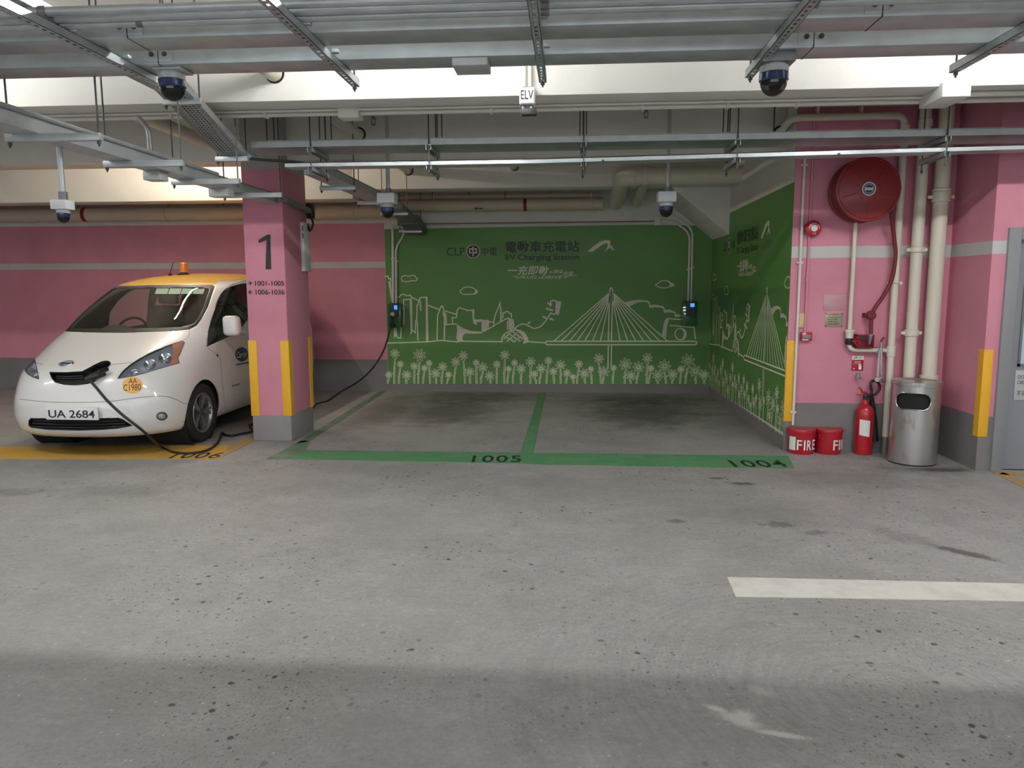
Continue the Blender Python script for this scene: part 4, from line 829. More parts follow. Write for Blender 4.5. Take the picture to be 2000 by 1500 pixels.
k = MB().prism([f(0.60, 0.08), f(0.84, 0.08), f(0.84, 0.36), f(0.78, 0.42), f(0.66, 0.42), f(0.60, 0.36)], (0, -0.001, 0)); k.ribbon([f(0.72, 0.42), f(0.72, 0.47), f(0.62, 0.46), f(0.55, 0.40)], 0.005, (0, -1, 0), 0.001); k.ribbon([f(0.15, 0.10), f(0.20, 0.16), f(0.25, 0.10)], 0.006, (0, -1, 0), 0.001); k.build('extinguisher_pictogram', 'white_paint', t)
# small tap
c = wr(1676, 735, 0.03); t = thing('wall_tap', 'small corroded tap stub on the pink wall below the red sign', 'tap', c)
MB().tube([c + V3((0, 0.03, 0)), c + V3((0, -0.03, 0))], 0.012, 10).lathe([(0.016, -0.022), (0.020, 0), (0.016, 0.022)], 10, c + V3((-0.008, -0.02, 0.0))).build('tap_body', 'brass_plate', t)
MB().tube([c + V3((0, -0.03, 0)), c + V3((0.02, -0.05, -0.012)), c + V3((0.022, -0.055, -0.03))], 0.009, 8).build('tap_spout', 'galv_dark', t)
MB().box(c.x - 0.028, c.y - 0.03, c.z + 0.024, c.x + 0.012, c.y - 0.018, c.z + 0.032, 0.002).build('tap_handle', 'galv_dark', t)

# ================================================================ fire buckets, extinguisher, bin
def curved_text(k, body, cx, cy, r, ang0, z, h, w_each, gap):
    pos = (0.0, 0.047, 0.091, 0.150)
    for i, ch in enumerate(body):
        a = ang0 + pos[i] / r      # angle measured from -y towards +x
        p = V3((cx + r * math.sin(a), cy - r * math.cos(a), z))
        mt_ = Matrix.Translation(p) @ Matrix.Rotation(a, 4, 'Z') @ Matrix(((1, 0, 0, 0), (0, 0, -1, 0), (0, 1, 0, 0), (0, 0, 0, 1)))
        k.text(ch, mt_, fit=(w_each * (0.3 if ch == 'I' else 1), h), bold=0.012, thick=0.0015)
def bucket(px, label, ang, papers, handle_side):
    g = atz(px, 889, 0); r = 0.128; c = V3((g.x, g.y + r, 0)); t = thing('fire_bucket', label, 'fire bucket', c, 'red fire buckets')
    MB().lathe([(r * 0.93, 0.0), (r * 0.95, 0.004), (r, 0.21), (r * 1.02, 0.212), (r * 1.02, 0.219)], 40, c).build('bucket_body', 'red', t)
    MB().lathe([(r * 1.045, 0.205), (r * 1.055, 0.21), (r * 1.055, 0.236), (r * 1.03, 0.243), (0.0, 0.247)], 40, c, cap=False).build('bucket_lid', 'red', t)
    k = MB(); curved_text(k, 'FIRE', c.x, c.y, r * 0.985, ang, 0.095, 0.098, 0.047, 0.016); k.build('bucket_lettering', 'white_paint', t)
    for (a0, a1, z0, z1) in papers:
        n = 6; k = MB(); rr = r * 1.0 + 0.001
        for i in range(n):
            b0 = a0 + (a1 - a0) * i / n; b1 = a0 + (a1 - a0) * (i + 1) / n
            k.poly([(c.x + rr * math.sin(b0), c.y - rr * math.cos(b0), z0), (c.x + rr * math.sin(b1), c.y - rr * math.cos(b1), z0), (c.x + rr * math.sin(b1), c.y - rr * math.cos(b1), z1), (c.x + rr * math.sin(b0), c.y - rr * math.cos(b0), z1)])
        k.build('paper_label', 'white_paper', t)
    a = handle_side; hp = [V3((c.x + (r + 0.006) * math.sin(a + d), c.y - (r + 0.006) * math.cos(a + d), 0.19 - q)) for d, q in ((-0.25, 0), (-0.2, 0.03), (0, 0.042), (0.2, 0.03), (0.25, 0))]
    MB().tube(spline(hp, 5), 0.004, 6).build('carry_handle', 'red', t)
bucket(1571.5, 'red fire bucket with a white paper label, next to the mural wall end', -0.40, [(-1.25, -0.68, 0.04, 0.17)], 1.3)
bucket(1625, 'red fire bucket with no paper label, second from the mural wall', 0.24, [], -0.75)
g = atz(1691, 889.5, 0); r = 0.083; c = V3((g.x, g.y + r, 0))
t = thing('fire_extinguisher', 'red fire extinguisher with black horn standing by the water pipe', 'fire extinguisher', c)
MB().lathe([(r * 0.86, 0), (r * 0.97, 0.006), (r, 0.02), (r, 0.385), (r * 0.97, 0.415), (r * 0.82, 0.448), (r * 0.55, 0.472), (r * 0.34, 0.485), (r * 0.30, 0.525), (r * 0.26, 0.53)], 40, c).build('cylinder', 'red', t)
MB().lathe([(0.024, 0.525), (0.024, 0.56), (0.015, 0.57)], 14, c).box(c.x - 0.02, c.y - 0.018, 0.545, c.x + 0.045, c.y + 0.018, 0.58, 0.004).build('valve_head', 'black', t)
MB().bar(c + V3((-0.085, 0, 0.572)), c + V3((0.03, 0, 0.574)), 0.022, 0.008).build('carry_handle', 'red', t)
MB().tube([c + V3((0.01, 0, 0.585)), c + V3((-0.035, 0, 0.60)), c + V3((-0.045, 0, 0.625)), c + V3((-0.068, 0, 0.645))], [0.012, 0.011, 0.009, 0.006], 8).build('squeeze_lever', 'red', t)
hs = [c + V3(q) for q in ((0.035, 0, 0.565), (0.052, 0, 0.60), (0.040, 0, 0.66), (0.050, 0.01, 0.70), (0.090, 0.02, 0.705), (0.125, 0.02, 0.67), (0.130, 0.02, 0.62), (0.100, 0.02, 0.58), (0.06, 0.02, 0.565))]
MB().tube(spline(hs, 6), 0.0125, 10).build('discharge_hose', 'black', t)
MB().tube([c + V3((0.055, 0.02, 0.575)), c + V3((0.07, 0.03, 0.53)), c + V3((0.10, 0.035, 0.30)), c + V3((0.115, 0.035, 0.12))], [0.016, 0.020, 0.034, 0.042], 16).build('discharge_horn', 'black', t)
n = 8; k = MB(); rr = r + 0.0015; a0, a1 = -0.85, 0.28
for i in range(n):
    b0 = a0 + (a1 - a0) * i / n; b1 = a0 + (a1 - a0) * (i + 1) / n; f0 = i / n; f1 = (i + 1) / n
    zz = lambda f: (0.195 - 0.016 * f, 0.345 - 0.010 * f - (0.004 if f > 0.9 else 0))
    k.poly([(c.x + rr * math.sin(b0), c.y - rr * math.cos(b0), zz(f0)[0]), (c.x + rr * math.sin(b1), c.y - rr * math.cos(b1), zz(f1)[0]), (c.x + rr * math.sin(b1), c.y - rr * math.cos(b1), zz(f1)[1]), (c.x + rr * math.sin(b0), c.y - rr * math.cos(b0), zz(f0)[1])])
k.build('paper_label', 'white_paper', t)
# steel litter bin with a real opening
g = atz(1800, 912, 0); r = 0.203; H = 0.755; c = V3((g.x, g.y + r, 0)); t = thing('litter_bin', 'stainless steel litter bin with a dark slot, stained down its front', 'litter bin', c)
k = MB(); k.lathe([(r, 0.012), (r, H - 0.045)], 96, c, cap=False); bm = k.bm
bmesh.ops.subdivide_edges(bm, edges=[e for e in bm.edges if abs(e.verts[0].co.z - e.verts[1].co.z) > 0.3], cuts=40)
ang = 0.0; vr = V3((c.x, c.y, 0)); ad = -0.53
hz0, hw, hh = 0.583, 0.100, 0.073
bm.normal_update(); dele = []
for f in bm.faces:
    q = f.calc_center_median(); a = math.atan2(q.x - c.x, -(q.y - c.y)); s = (a - ad) * r; zz = q.z - hz0
    if abs(a) > 1.5: continue
    dx = max(0, abs(s) - (hw + 0.05 - hh)); 
    if math.hypot(dx, zz) < hh: dele.append(f)
bmesh.ops.delete(bm, geom=dele, context='FACES')
k.build('bin_shell', 'bin', t, recalc=False)
ring = []
for i in range(48):
    a = 2 * math.pi * i / 48; s = (hh + 0.003) * math.cos(a) + math.copysign(hw + 0.05 - hh, math.cos(a)); zz = (hh + 0.003) * math.sin(a); b = ad + s / r
    ring.append((c.x + (r + 0.001) * math.sin(b), c.y - (r + 0.001) * math.cos(b), hz0 + zz))
MB().tube(ring, 0.007, 8, closed=True).build('slot_rim', 'steel', t)
MB().lathe([(r * 0.92, 0.03), (r * 0.92, H - 0.06)], 48, c).build('inner_liner', 'void', t)
MB().lathe([(r + 0.001, H - 0.048), (r + 0.005, H - 0.046), (r + 0.005, H - 0.034), (r + 0.002, H - 0.032), (r + 0.006, H - 0.028), (r + 0.006, H - 0.004), (r + 0.003, H), (r * 0.96, H), (r * 0.9, H - 0.012), (0, H - 0.012)], 72, c, cap=False).build('bin_lid', 'bin', t)
MB().lathe([(r * 0.97, 0), (r * 0.985, 0.002), (r * 0.985, 0.014), (r * 0.97, 0.016)], 64, c).build('base_ring', 'black', t)

# ================================================================ murals
def A5(*q): return [(720 + x * .24, 420 + y * .24) for x, y in q]
def A6(*q): return [(1040 + x * .24, 420 + y * .24) for x, y in q]
def wallpt(px, py): p = aty(px, py, YB); return (p.x, p.z)
STROKES = []; FILLS = []; FLOWERS = []
def st(pts, w=2.0, closed=False): STROKES.append(([wallpt(*p) for p in pts], w * 0.0078, closed))
def fl(pts): FILLS.append([wallpt(*p) for p in pts])
def sm(pts, n=4, closed=False):
    P = [(x, y, 0) for x, y in pts]
    if closed: P = P + [P[0]]
    o = [(p.x, p.y) for p in spline(P, n)]
    return o[:-1] if closed else o
st(sm(A5((265, 520), (275, 500), (300, 492), (325, 500), (345, 493), (370, 492), (385, 507), (397, 522), (383, 535), (360, 533), (330, 540), (300, 543), (275, 537)), 3, True), 1.6, True)
st(sm(A5((742, 620), (760, 605), (775, 592), (810, 585), (845, 590), (865, 605), (880, 625), (860, 642), (820, 645), (780, 645), (755, 637)), 3, True), 1.6, True)
fl(sm(A5((850, 594), (886, 612), (890, 626), (868, 646), (840, 644), (862, 632), (868, 612)), 3, True))
st(sm(A6((1000, 570), (1020, 555), (1045, 537), (1080, 533), (1110, 540), (1125, 560), (1115, 580), (1085, 593), (1045, 590), (1020, 582)), 3, True), 1.6, True)
fl(sm(A6((1090, 535), (1125, 547), (1157, 568), (1140, 583), (1100, 588), (1080, 595), (1110, 580), (1120, 562)), 3, True))
for q in (((133, 498), (160, 498), (163, 520), (178, 515), (182, 540)), ((225, 680), (250, 665), (265, 650), (290, 643), (305, 657), (340, 653), (352, 672), (400, 692)), ((165, 540), (188, 700)), ((175, 540), (192, 700)),
          ((235, 1000), (262, 1000), (265, 915)), ((275, 765), (285, 752), (285, 688), (350, 685)), ((290, 752), (286, 890)), ((340, 970), (358, 938), (380, 957), (383, 865), (392, 845), (395, 735), (404, 730), (407, 690), (418, 685)),
          ((425, 780), (418, 690), (418, 672), (478, 668)), ((395, 860), (402, 1020)), ((485, 735), (580, 770)), ((557, 1015), (562, 815), (575, 785), (588, 745), (602, 738), (612, 770), (608, 820)), ((620, 780), (715, 808)), ((715, 835), (680, 835), (685, 884)),
          ((625, 892), (715, 885)), ((715, 835), (720, 775), (735, 755), (790, 770), (800, 778), (855, 772), (857, 800)), ((862, 855), (930, 853)), ((865, 864), (925, 866)), ((980, 868), (1018, 872)), ((1018, 905), (1020, 860), (1035, 800), (1060, 748), (1071, 705)),
          ((1093, 840), (1095, 795), (1110, 795), (1115, 785), (1140, 787), (1145, 800), (1162, 803), (1162, 838)), ((930, 950), (1000, 913), (1060, 875), (1120, 845), (1138, 835)), ((1130, 865), (1130, 935)), ((925, 865), (925, 945)),
          ((145, 1042), (300, 1038), (500, 1030), (585, 1020), (730, 1032), (735, 1026), (900, 1028), (1085, 1030), (1085, 1005), (1098, 975), (1122, 955), (1160, 938), (1200, 934), (1240, 945)), ((1300, 1030), (1440, 1040)),
          ((1100, 1008), (1165, 945)), ((1125, 1030), (1210, 955)), ((1178, 1035), (1240, 985)), ((1095, 975), (1190, 1035)), ((1125, 955), (1235, 1028)), ((1165, 942), (1255, 1010))):
    st(A5(*q), 2.1)
st(sm(A5((1190, 930), (1212, 903), (1260, 886), (1310, 906), (1350, 922), (1400, 905), (1440, 862), (1484, 795)), 4), 2.2)
for q in (((205, 918), (226, 918), (238, 1003), (216, 985), (205, 1005)), ((335, 690), (353, 688), (359, 935), (340, 948)), ((465, 672), (480, 670), (487, 1030), (467, 1030)), ((609, 738), (617, 790), (632, 800), (639, 882), (625, 892), (622, 1015), (610, 1015), (612, 822)),
          ((840, 780), (858, 780), (862, 855), (881, 868), (881, 897), (852, 880)), ((928, 853), (980, 853), (980, 925), (945, 945), (925, 950)), ((1070, 712), (1080, 745), (1087, 860), (1070, 880)),
          ((715, 885), (760, 918), (830, 943), (925, 950), (925, 962), (860, 966), (790, 963), (768, 978), (763, 1000), (773, 1030), (727, 1030), (714, 1000), (722, 940)), ((1135, 835), (1182, 850), (1188, 925), (1150, 936), (1140, 930)),
          ((1190, 935), (1232, 935), (1270, 955), (1298, 1000), (1299, 1035), (1258, 1050), (1265, 1015), (1245, 975), (1215, 950)), ((1288, 890), (1300, 870), (1323, 862), (1310, 885))):
    fl(A5(*q))
for q in (((190, 700), (235, 706), (215, 813), (183, 806)), ((122, 710), (160, 722), (156, 737), (120, 728)), ((110, 752), (168, 770), (166, 786), (104, 765)), ((75, 825), (100, 821), (127, 842), (100, 846)), ((130, 842), (155, 835), (181, 856), (150, 857)),
          ((750, 712), (800, 697), (870, 690), (930, 697), (958, 715), (905, 706), (850, 714), (800, 738), (785, 747)), ((955, 756), (963, 735), (1000, 728), (1050, 740), (1076, 768), (1045, 753), (1000, 750)), ((1068, 795), (1080, 770), (1120, 768), (1150, 785), (1168, 803), (1130, 792)), ((1158, 830), (1173, 805), (1216, 820), (1190, 829)),
          ((1055, 978), (1063, 900), (1078, 850), (1100, 840), (1112, 850), (1092, 882), (1080, 940), (1070, 988)), ((1205, 922), (1235, 928), (1252, 968), (1238, 1003), (1208, 1016), (1228, 990), (1232, 955))):
    fl(A6(*q))
for q in (((145, 745), (147, 703), (170, 694), (195, 700)), ((150, 790), (152, 800), (185, 810)), ((930, 697), (950, 715), (958, 752)), ((1050, 740), (1070, 760), (1072, 792)), ((1150, 785), (1163, 805), (1162, 828)), ((1080, 1000), (1090, 900), (1103, 862)), ((1095, 842), (1215, 852)), ((1115, 898), (1315, 915), (1325, 1010)),
          ((614, 1250), (617, 1055)), ((640, 1235), (643, 1055)), ((617, 1027), (628, 625)), ((642, 1027), (653, 625))):
    st(A6(*q), 2.1)
st(A6((628, 630), (629, 605), (634, 596), (640, 593), (646, 596), (651, 605), (653, 630)), 2.2)
st(A6(*[(1205 + 46 * math.cos(a * math.pi / 12), 968 + 46 * math.sin(a * math.pi / 12)) for a in range(24)]), 1.6, True)
for i, x in enumerate((175, 235, 300, 362, 425, 490, 553)): st(A6((627, 632 + i * 9), (x, 1025)), 1.7)
for i, x in enumerate((1098, 1035, 970, 905, 840, 775, 712)): st(A6((654, 632 + i * 9), (x, 1025)), 1.7)
st(A6((120, 1027), (1322, 1027), (1332, 1031), (1336, 1040), (1332, 1050), (1322, 1055), (120, 1055), (110, 1050), (105, 1041), (110, 1031)), 2.2, True)
for off, L_ in ((A5, ((215, 1127, 38), (258, 1213, 28), (310, 1303, 38), (165, 1300, 30), (415, 1140, 52), (372, 1230, 32), (455, 1245, 26), (492, 1205, 27), (545, 1290, 38), (602, 1235, 38), (650, 1300, 27), (708, 1195, 38), (770, 1145, 38), (822, 1277, 38), (875, 1202, 28), (928, 1238, 40), (985, 1310, 38), (1043, 1215, 32), (1108, 1140, 38), (1140, 1252, 24), (1188, 1203, 27), (1240, 1250, 38), (1318, 1195, 40))),
                (A6, ((130, 1185, 32), (70, 1250, 38), (15, 1295, 30), (170, 1272, 32), (228, 1220, 40), (280, 1288, 32), (330, 1318, 24), (378, 1213, 32), (422, 1290, 40), (475, 1253, 24), (540, 1168, 40), (580, 1275, 45), (660, 1245, 25), (757, 1215, 50), (800, 1307, 38), (862, 1237, 45), (935, 1165, 40), (963, 1247, 27), (1020, 1303, 45), (1075, 1230, 52), (1140, 1297, 40), (1208, 1255, 30), (1265, 1185, 53), (1325, 1270, 50), (1395, 1300, 38)))):
    for i, (x, y, r) in enumerate(L_): FLOWERS.append((off((x, y))[0], r * .24, i, off))
FS = []; FF = []
for (c, r, i, off) in FLOWERS:
    X, Z = wallpt(*c); R_ = r * 0.0078; rot = random.random()
    for k in range(8):
        a = rot + k * math.pi / 4; pts = []
        for j in range(11):
            t = j / 10; rad = R_ * (0.28 + 0.74 * math.sin(math.pi * (0.5 - abs(t - 0.5)))); wv = (t - 0.5) * 2; da = wv * 0.335 * (1.0 if abs(wv) < 0.99 else 0.75)
            pts.append((X + rad * math.cos(a + da), Z + rad * math.sin(a + da)))
        FS.append((pts, 0.0075, False))
    FS.append(([(X + R_ * .21 * math.cos(q * math.pi / 5), Z + R_ * .21 * math.sin(q * math.pi / 5)) for q in range(10)], 0.010, True))
    zb = wallpt(c[0], 420 + 1374 * .24)[1]; lean = random.uniform(-0.035, 0.035); h = Z - R_ - zb
    stem = [(X + lean * (1 - (1 - t) ** 2), Z - R_ - h * t) for t in (0, .25, .5, .75, 1)]
    if h > 0.02:
        FS.append(([(x - 0.008, z) for x, z in stem], 0.009, False)); FS.append(([(x + 0.010, z) for x, z in stem], 0.009, False))
        for t, s in ((0.45, 1), (0.62, -1)) if h > 0.12 else ((0.55, random.choice((-1, 1))),):
            x = X + lean * (1 - (1 - t) ** 2); z = Z - R_ - h * t; q = 0.9 * R_ ** 0.5 * 0.13
            FF.append([(x, z), (x + s * q * 0.45, z + q * 0.2), (x + s * q * 0.8, z + q * 0.95), (x + s * q * 0.25, z + q * 0.75)])
def logo_fill(): return [wallpt(*p) for p in A6((443, 298), (490, 260), (545, 220), (595, 203), (625, 205), (636, 222), (628, 252), (642, 247), (652, 258), (648, 273), (660, 269), (672, 293), (661, 281), (650, 287), (637, 266), (615, 277), (590, 298), (610, 257), (612, 235), (600, 228), (562, 246), (490, 298))]
# (text, px box, material key, shear, bold)
TXT = [('CLP', 872.5, 484, 908, 499, 'd', 0, 0.0), ('中電', 940.5, 483.5, 971, 499.5, 'd', 0, 0.0), ('電動車充電站', 987, 471, 1131, 492.5, 'd', 0, 0.014), ('EV Charging Station', 987.5, 497, 1131, 510.5, 'd', 0, 0.012),
       ('一充即動', 991, 519, 1072, 537.5, 'l', 0.22, 0.012), ('無', 1072.5, 529, 1079, 534, 'l', 0.22, 0), ('環保', 1080, 527, 1100, 534.5, 'l', 0.22, 0.006), ('充電', 1099, 530, 1120, 539, 'l', 0.22, 0.006), ('PLUG', 1014, 538.5, 1049, 544.3, 'l', 0.3, 0.012), ('&', 1051, 540.5, 1056, 544, 'l', 0.2, 0), ('DRIVE', 1057, 538.5, 1099, 544.3, 'l', 0.3, 0.012),
       ('香港', 1167, 496, 1177, 500.5, 'f', 0, 0), ('國際機場', 1153, 501.5, 1177, 507, 'f', 0, 0), ('HONG KONG', 1181, 496, 1209, 499, 'f', 0, 0), ('INTERNATIONAL', 1181, 500.2, 1215, 503, 'f', 0, 0), ('AIRPORT', 1181, 504.2, 1202, 507, 'f', 0, 0)]
def clip_poly(pts, lim):   # keep x <= lim
    out = []
    for a, b in zip(pts, pts[1:] + pts[:1]):
        if a[0] <= lim: out.append(a)
        if (a[0] <= lim) != (b[0] <= lim):
            t = (lim - a[0]) / (b[0] - a[0]); out.append((lim, a[1] + t * (b[1] - a[1])))
    return out
def clip_line(pts, lim):
    runs = []; cur = []
    for a, b in zip(pts, pts[1:]):
        if a[0] <= lim:
            if not cur: cur = [a]
            if b[0] <= lim: cur.append(b)
            else: t = (lim - a[0]) / (b[0] - a[0]); cur.append((lim, a[1] + t * (b[1] - a[1]))); runs.append(cur); cur = []
        elif b[0] <= lim: t = (lim - a[0]) / (b[0] - a[0]); cur = [(lim, a[1] + t * (b[1] - a[1])), b]
    if cur: runs.append(cur)
    return runs
def mural(label, panel, pt3, nrm, face, lim, sx, loc, low=-99):
    t = thing('wall_mural', label, 'mural', loc)
    MB().prism(panel, V3(nrm) * 0.004).build('green_panel', 'mural_green', t)
    def strokes(k, S_):
        for pts, w, cl in S_:
            if cl: pts = pts + [pts[0]]
            pts = [(-x, z) for x, z in pts]
            for run0 in clip_line(pts, -low):
                run0 = [(-x, z) for x, z in run0]
                for run in clip_line(run0, lim): k.ribbon([pt3(*p) for p in run], w, nrm, 0.0052)
    def fills(k, F_):
        for pts in F_:
            pts = clip_poly(pts, lim); pts = [(-x, z) for x, z in clip_poly([(-x, z) for x, z in pts], -low)]
            if len(pts) > 2:
                if sum(a[0] * b[1] - b[0] * a[1] for a, b in zip(pts, pts[1:] + pts[:1])) < 0: pts = pts[::-1]
                vs = [k.bm.verts.new(pt3(*p) + V3(nrm) * 0.0048) for p in pts]
                for tr in tessellate_polygon([[V3((p[0], p[1], 0)) for p in pts]]):
                    try: k.bm.faces.new([vs[i] for i in tr])
                    except ValueError: pass
    k = MB(); strokes(k, STROKES); k.tri(nrm); k.build('skyline_drawing', 'cloud_line', t, recalc=False)
    k = MB(); fills(k, FILLS); k.tri(nrm); k.build('skyline_shading', 'mural_grey', t, recalc=False)
    k = MB(); strokes(k, FS); fills(k, FF); k.tri(nrm); k.build('flower_drawing', 'cloud_line', t, recalc=False)
    k = MB(); fills(k, [logo_fill()]); k.tri(nrm)
    k.build('emblem', 'mural_grey', t, recalc=False)
    for key, nm, mt in (('d', 'black_lettering', 'mural_dark'), ('l', 'pale_lettering', 'mural_grey'), ('f', 'faint_lettering', 'mural_faint')):
        k = MB()
        for (s, x0, y0, x1, y1, kk, sh, bo) in TXT:
            if kk != key: continue
            a = wallpt(x0, y0); b = wallpt(x1, y1); c = pt3((a[0] + b[0]) / 2, (a[1] + b[1]) / 2) + V3(nrm) * 0.0045
            k.text(s, face(c), fit=((b[0] - a[0]) * sx, a[1] - b[1]), shear=sh, bold=bo, thick=0.0008)
        if key == 'l':
            W_ = lambda x, y: pt3(*wallpt(x, y))
            for (xa, ya, xb, yb_) in ((1001, 539, 1013, 541), (1005, 541, 1013, 542.5), (1009, 543, 1012, 544), (1101, 541, 1112, 539.5), (1100, 542.7, 1107, 541.7), (1112, 539.3, 1127, 537.3)):
                k.ribbon([W_(xa, ya), W_(xb, yb_)], 0.007, nrm, 0.005)
        k.build(nm, mt, t, recalc=False)
    X, Z = wallpt(924, 491); n = 28
    k = MB().poly([pt3(X + 0.092 * math.cos(i * 2 * math.pi / n), Z + 0.092 * math.sin(i * 2 * math.pi / n)) + V3(nrm) * 0.0048 for i in range(n)]); o = k.build('round_logo', 'mural_dark', t, recalc=False)
    k = MB(); k.ribbon([pt3(X + 0.098 * math.cos(i * 2 * math.pi / n), Z + 0.098 * math.sin(i * 2 * math.pi / n)) for i in range(n)], 0.009, nrm, 0.0054, True)
    for q in (((0, 0.075), (0, -0.075)), ((-0.008, 0.036), (-0.05, 0.036), (-0.05, -0.022), (-0.02, -0.022)), ((0.02, 0.036), (0.05, 0.036), (0.05, -0.022), (0.008, -0.022))):
        k.ribbon([pt3(X + x, Z + z) for x, z in q], 0.016, nrm, 0.0056)
    k.build('logo_mark', 'mural_grey', o, recalc=False)
    return t
mural('large green mural with EV lettering, flowers and bridge on the back wall', [(-2.812, YB, 0.118), (XS, YB, 0.13), (XS, YB, 2.49), (1.0, YB, 2.515), (-2.812, YB, 2.482)],
      lambda x, z: V3((x, YB, z)), (0, -1, 0), face_y, 2.095, 1.0, (-0.3, YB, 0.12))
mural('green mural on the side wall at the right of bay 1004, seen at a slant', [(XS, 11.445, 0.13), (XS, 7.425, 0.185), (XS, 7.425, 2.575), (XS, 11.445, 2.56)],
      lambda x, z: V3((XS, 8.85 - 0.97 * x, z)), (-1, 0, 0), face_nx, 1.465, 0.97, (XS, 9.4, 0.12), -2.67)

# ================================================================ chargers on the mural
def charger(label, plate, blk, scr, parts, pipes, clips):
    bk = lambda px, py, d=0.0: aty(px, py, YB - 0.005 - d)
    a = bk(plate[0], plate[1], 0.09); b = bk(plate[2], plate[3], 0.09); t = thing('ev_charger', label, 'electric vehicle charger', (a.x, YB, b.z), 'wall chargers')
    MB().box(a.x, YB - 0.095, b.z, b.x, YB - 0.005, a.z, 0.006).build('backplate', 'charger_green', t)
    c = bk(blk[0], blk[1], 0.17); d = bk(blk[2], blk[3], 0.17); w = (d.x - c.x); k = MB(); n = 10; r = w / 2
    pts = [(c.x, YB - 0.095, c.z), (d.x, YB - 0.095, c.z)] + [((c.x + d.x) / 2 + r * math.cos(i * math.pi / n), YB - 0.095, d.z + r * 0.75 - r * 0.75 * math.sin(i * math.pi / n)) for i in range(n + 1)]
    k.prism(pts, (0, -0.085, 0)); k.build('charger_body', 'black_gloss', t)
    e = bk(scr[0], scr[1], 0.18); f = bk(scr[2], scr[3], 0.18); s = MB().box(e.x, YB - 0.184, f.z, f.x, YB - 0.18, e.z, 0.001).build('display_screen', 'screen', t)
    for nm, mt, q, rr in parts:
        g = bk(q[0], q[1], 0.18 if nm != 'status_light' else 0.096); dd = 0.18 if nm != 'status_light' else 0.095
        if nm == 'status_light': MB().box(g.x - 0.016, YB - 0.1, g.z - 0.006, g.x + 0.016, YB - 0.0951, g.z + 0.006, 0.001).build(nm, mt, t)
        else: MB().lathe([(rr, 0), (rr, 0.03), (rr * 0.8, 0.045)], 18, (g.x, YB - dd, g.z), '-y').build(nm, mt, t)
    for i, (pts, r_) in enumerate(pipes):
        MB().tube(fillet([aty(x, y, YB - 0.03) for x, y in pts], 0.12), r_, 10).build('supply_conduit', 'conduit', t)
    for x, y in clips:
        g = aty(x, y, YB - 0.03); MB().box(g.x - 0.032, YB - 0.035, g.z - 0.01, g.x + 0.032, YB - 0.004, g.z + 0.01, 0.002).build('saddle_clip', 'conduit', t)
    return t
ch1 = charger('wall charger with blue screen by the pink wall, its black cable in use', (756.5, 592.5, 783.5, 639.5), (760.5, 592, 777, 622), (769.5, 596.5, 776, 604.5),
              [('plug_socket', 'plastic_grey', (767.5, 614), 0.034)], [([(766.5, 444), (767.5, 500), (768, 593)], 0.021), ([(788, 449), (787.5, 462), (773.5, 482), (774, 593)], 0.017)], [(768, 505), (774, 510)])
MB().lathe([(0.03, 0), (0.034, 0.03), (0.024, 0.07)], 16, aty(768, 636, YB - 0.10), '-y').tube([aty(767.5, 622, YB - 0.14), aty(767.5, 634, YB - 0.14)], 0.008, 6).build('plug_holster', 'black', ch1)
charger('wall charger with blue screen and white lights beside the corner, no cable', (1333.5, 588, 1360.5, 637), (1340.5, 588, 1357, 619), (1348.5, 592.5, 1356.5, 599.5),
        [('status_light', 'led', (1336.5, 600.5), 0), ('status_light', 'led', (1336.8, 606), 0), ('status_light', 'led', (1339, 613), 0), ('key_switch', 'black', (1347, 634.5), 0.0)][:3],
        [([(1286, 431), (1314, 431), (1347.5, 455), (1344, 589)], 0.016), ([(1300, 416), (1311, 419), (1353, 447), (1350, 589)], 0.016)], [(1345, 526), (1352, 523)])

# ================================================================ the van
VX, VY = -4.67, 6.58
van = thing('van', 'white electric van with a yellow roof charging beside the numbered pillar', 'van', (VX, VY, 0))
KEYS = [(0.195, .13, .80, .60, 2.3), (0.235, .06, .83, .66, 2.3), (0.30, .02, .852, .70, 2.3), (0.38, .0, .866, .72, 2.3), (0.50, .0, .875, .75, 2.3), (0.60, .025, .8775, .78, 2.3), (0.70, .06, .8775, .82, 2.3), (0.78, .105, .8775, .86, 2.3),
        (0.84, .18, .8775, .88, 2.3), (0.90, .31, .875, .86, 2.35), (0.98, .50, .87, .80, 2.5), (1.06, .70, .862, .72, 2.7), (1.12, .86, .853, .64, 2.8), (1.17, .975, .845, .60, 2.9), (1.28, 1.145, .825, .58, 3), (1.40, 1.335, .795, .56, 3),
        (1.52, 1.525, .755, .55, 2.9), (1.62, 1.71, .71, .55, 2.8), (1.68, 1.90, .665, .60, 2.6), (1.73, 2.16, .59, .68, 2.4), (1.765, 2.48, .47, .70, 2.2), (1.785, 2.80, .30, .5, 2.0), (1.792, 3.02, .10, .2, 2.0)]
def key_at(s):
    i = min(int(s), len(KEYS) - 2); t = s - i; P = [KEYS[max(0, i - 1)], KEYS[i], KEYS[i + 1], KEYS[min(len(KEYS) - 1, i + 2)]]
    return [0.5 * ((2 * b) + (c - a) * t + (2 * a - 5 * b + 4 * c - d) * t * t + (3 * b - a - 3 * c + d) * t ** 3) for a, b, c, d in zip(*P)]
def contour(z, f, w, c, n):
    rear = 4.52 - max(0, z - 1.0) * 0.22 - max(0, z - 1.7) ** 1.2 * 9; cr = min(0.25, w * 0.8); out = []
    NA, NS, NR = 30, 30, 8
    for i in range(NA):
        t = (i / NA) * math.pi / 2; out.append((w * math.sin(t) ** (2 / n), f + c * (1 - math.cos(t) ** (2 / n))))
    for i in range(NS): out.append((w, f + c + (rear - cr - f - c) * i / NS))
    for i in range(NR + 1):
        t = i / NR * math.pi / 2; out.append((w - cr + cr * math.cos(t), rear - cr + cr * math.sin(t)))
    out.append((0, rear)); return out
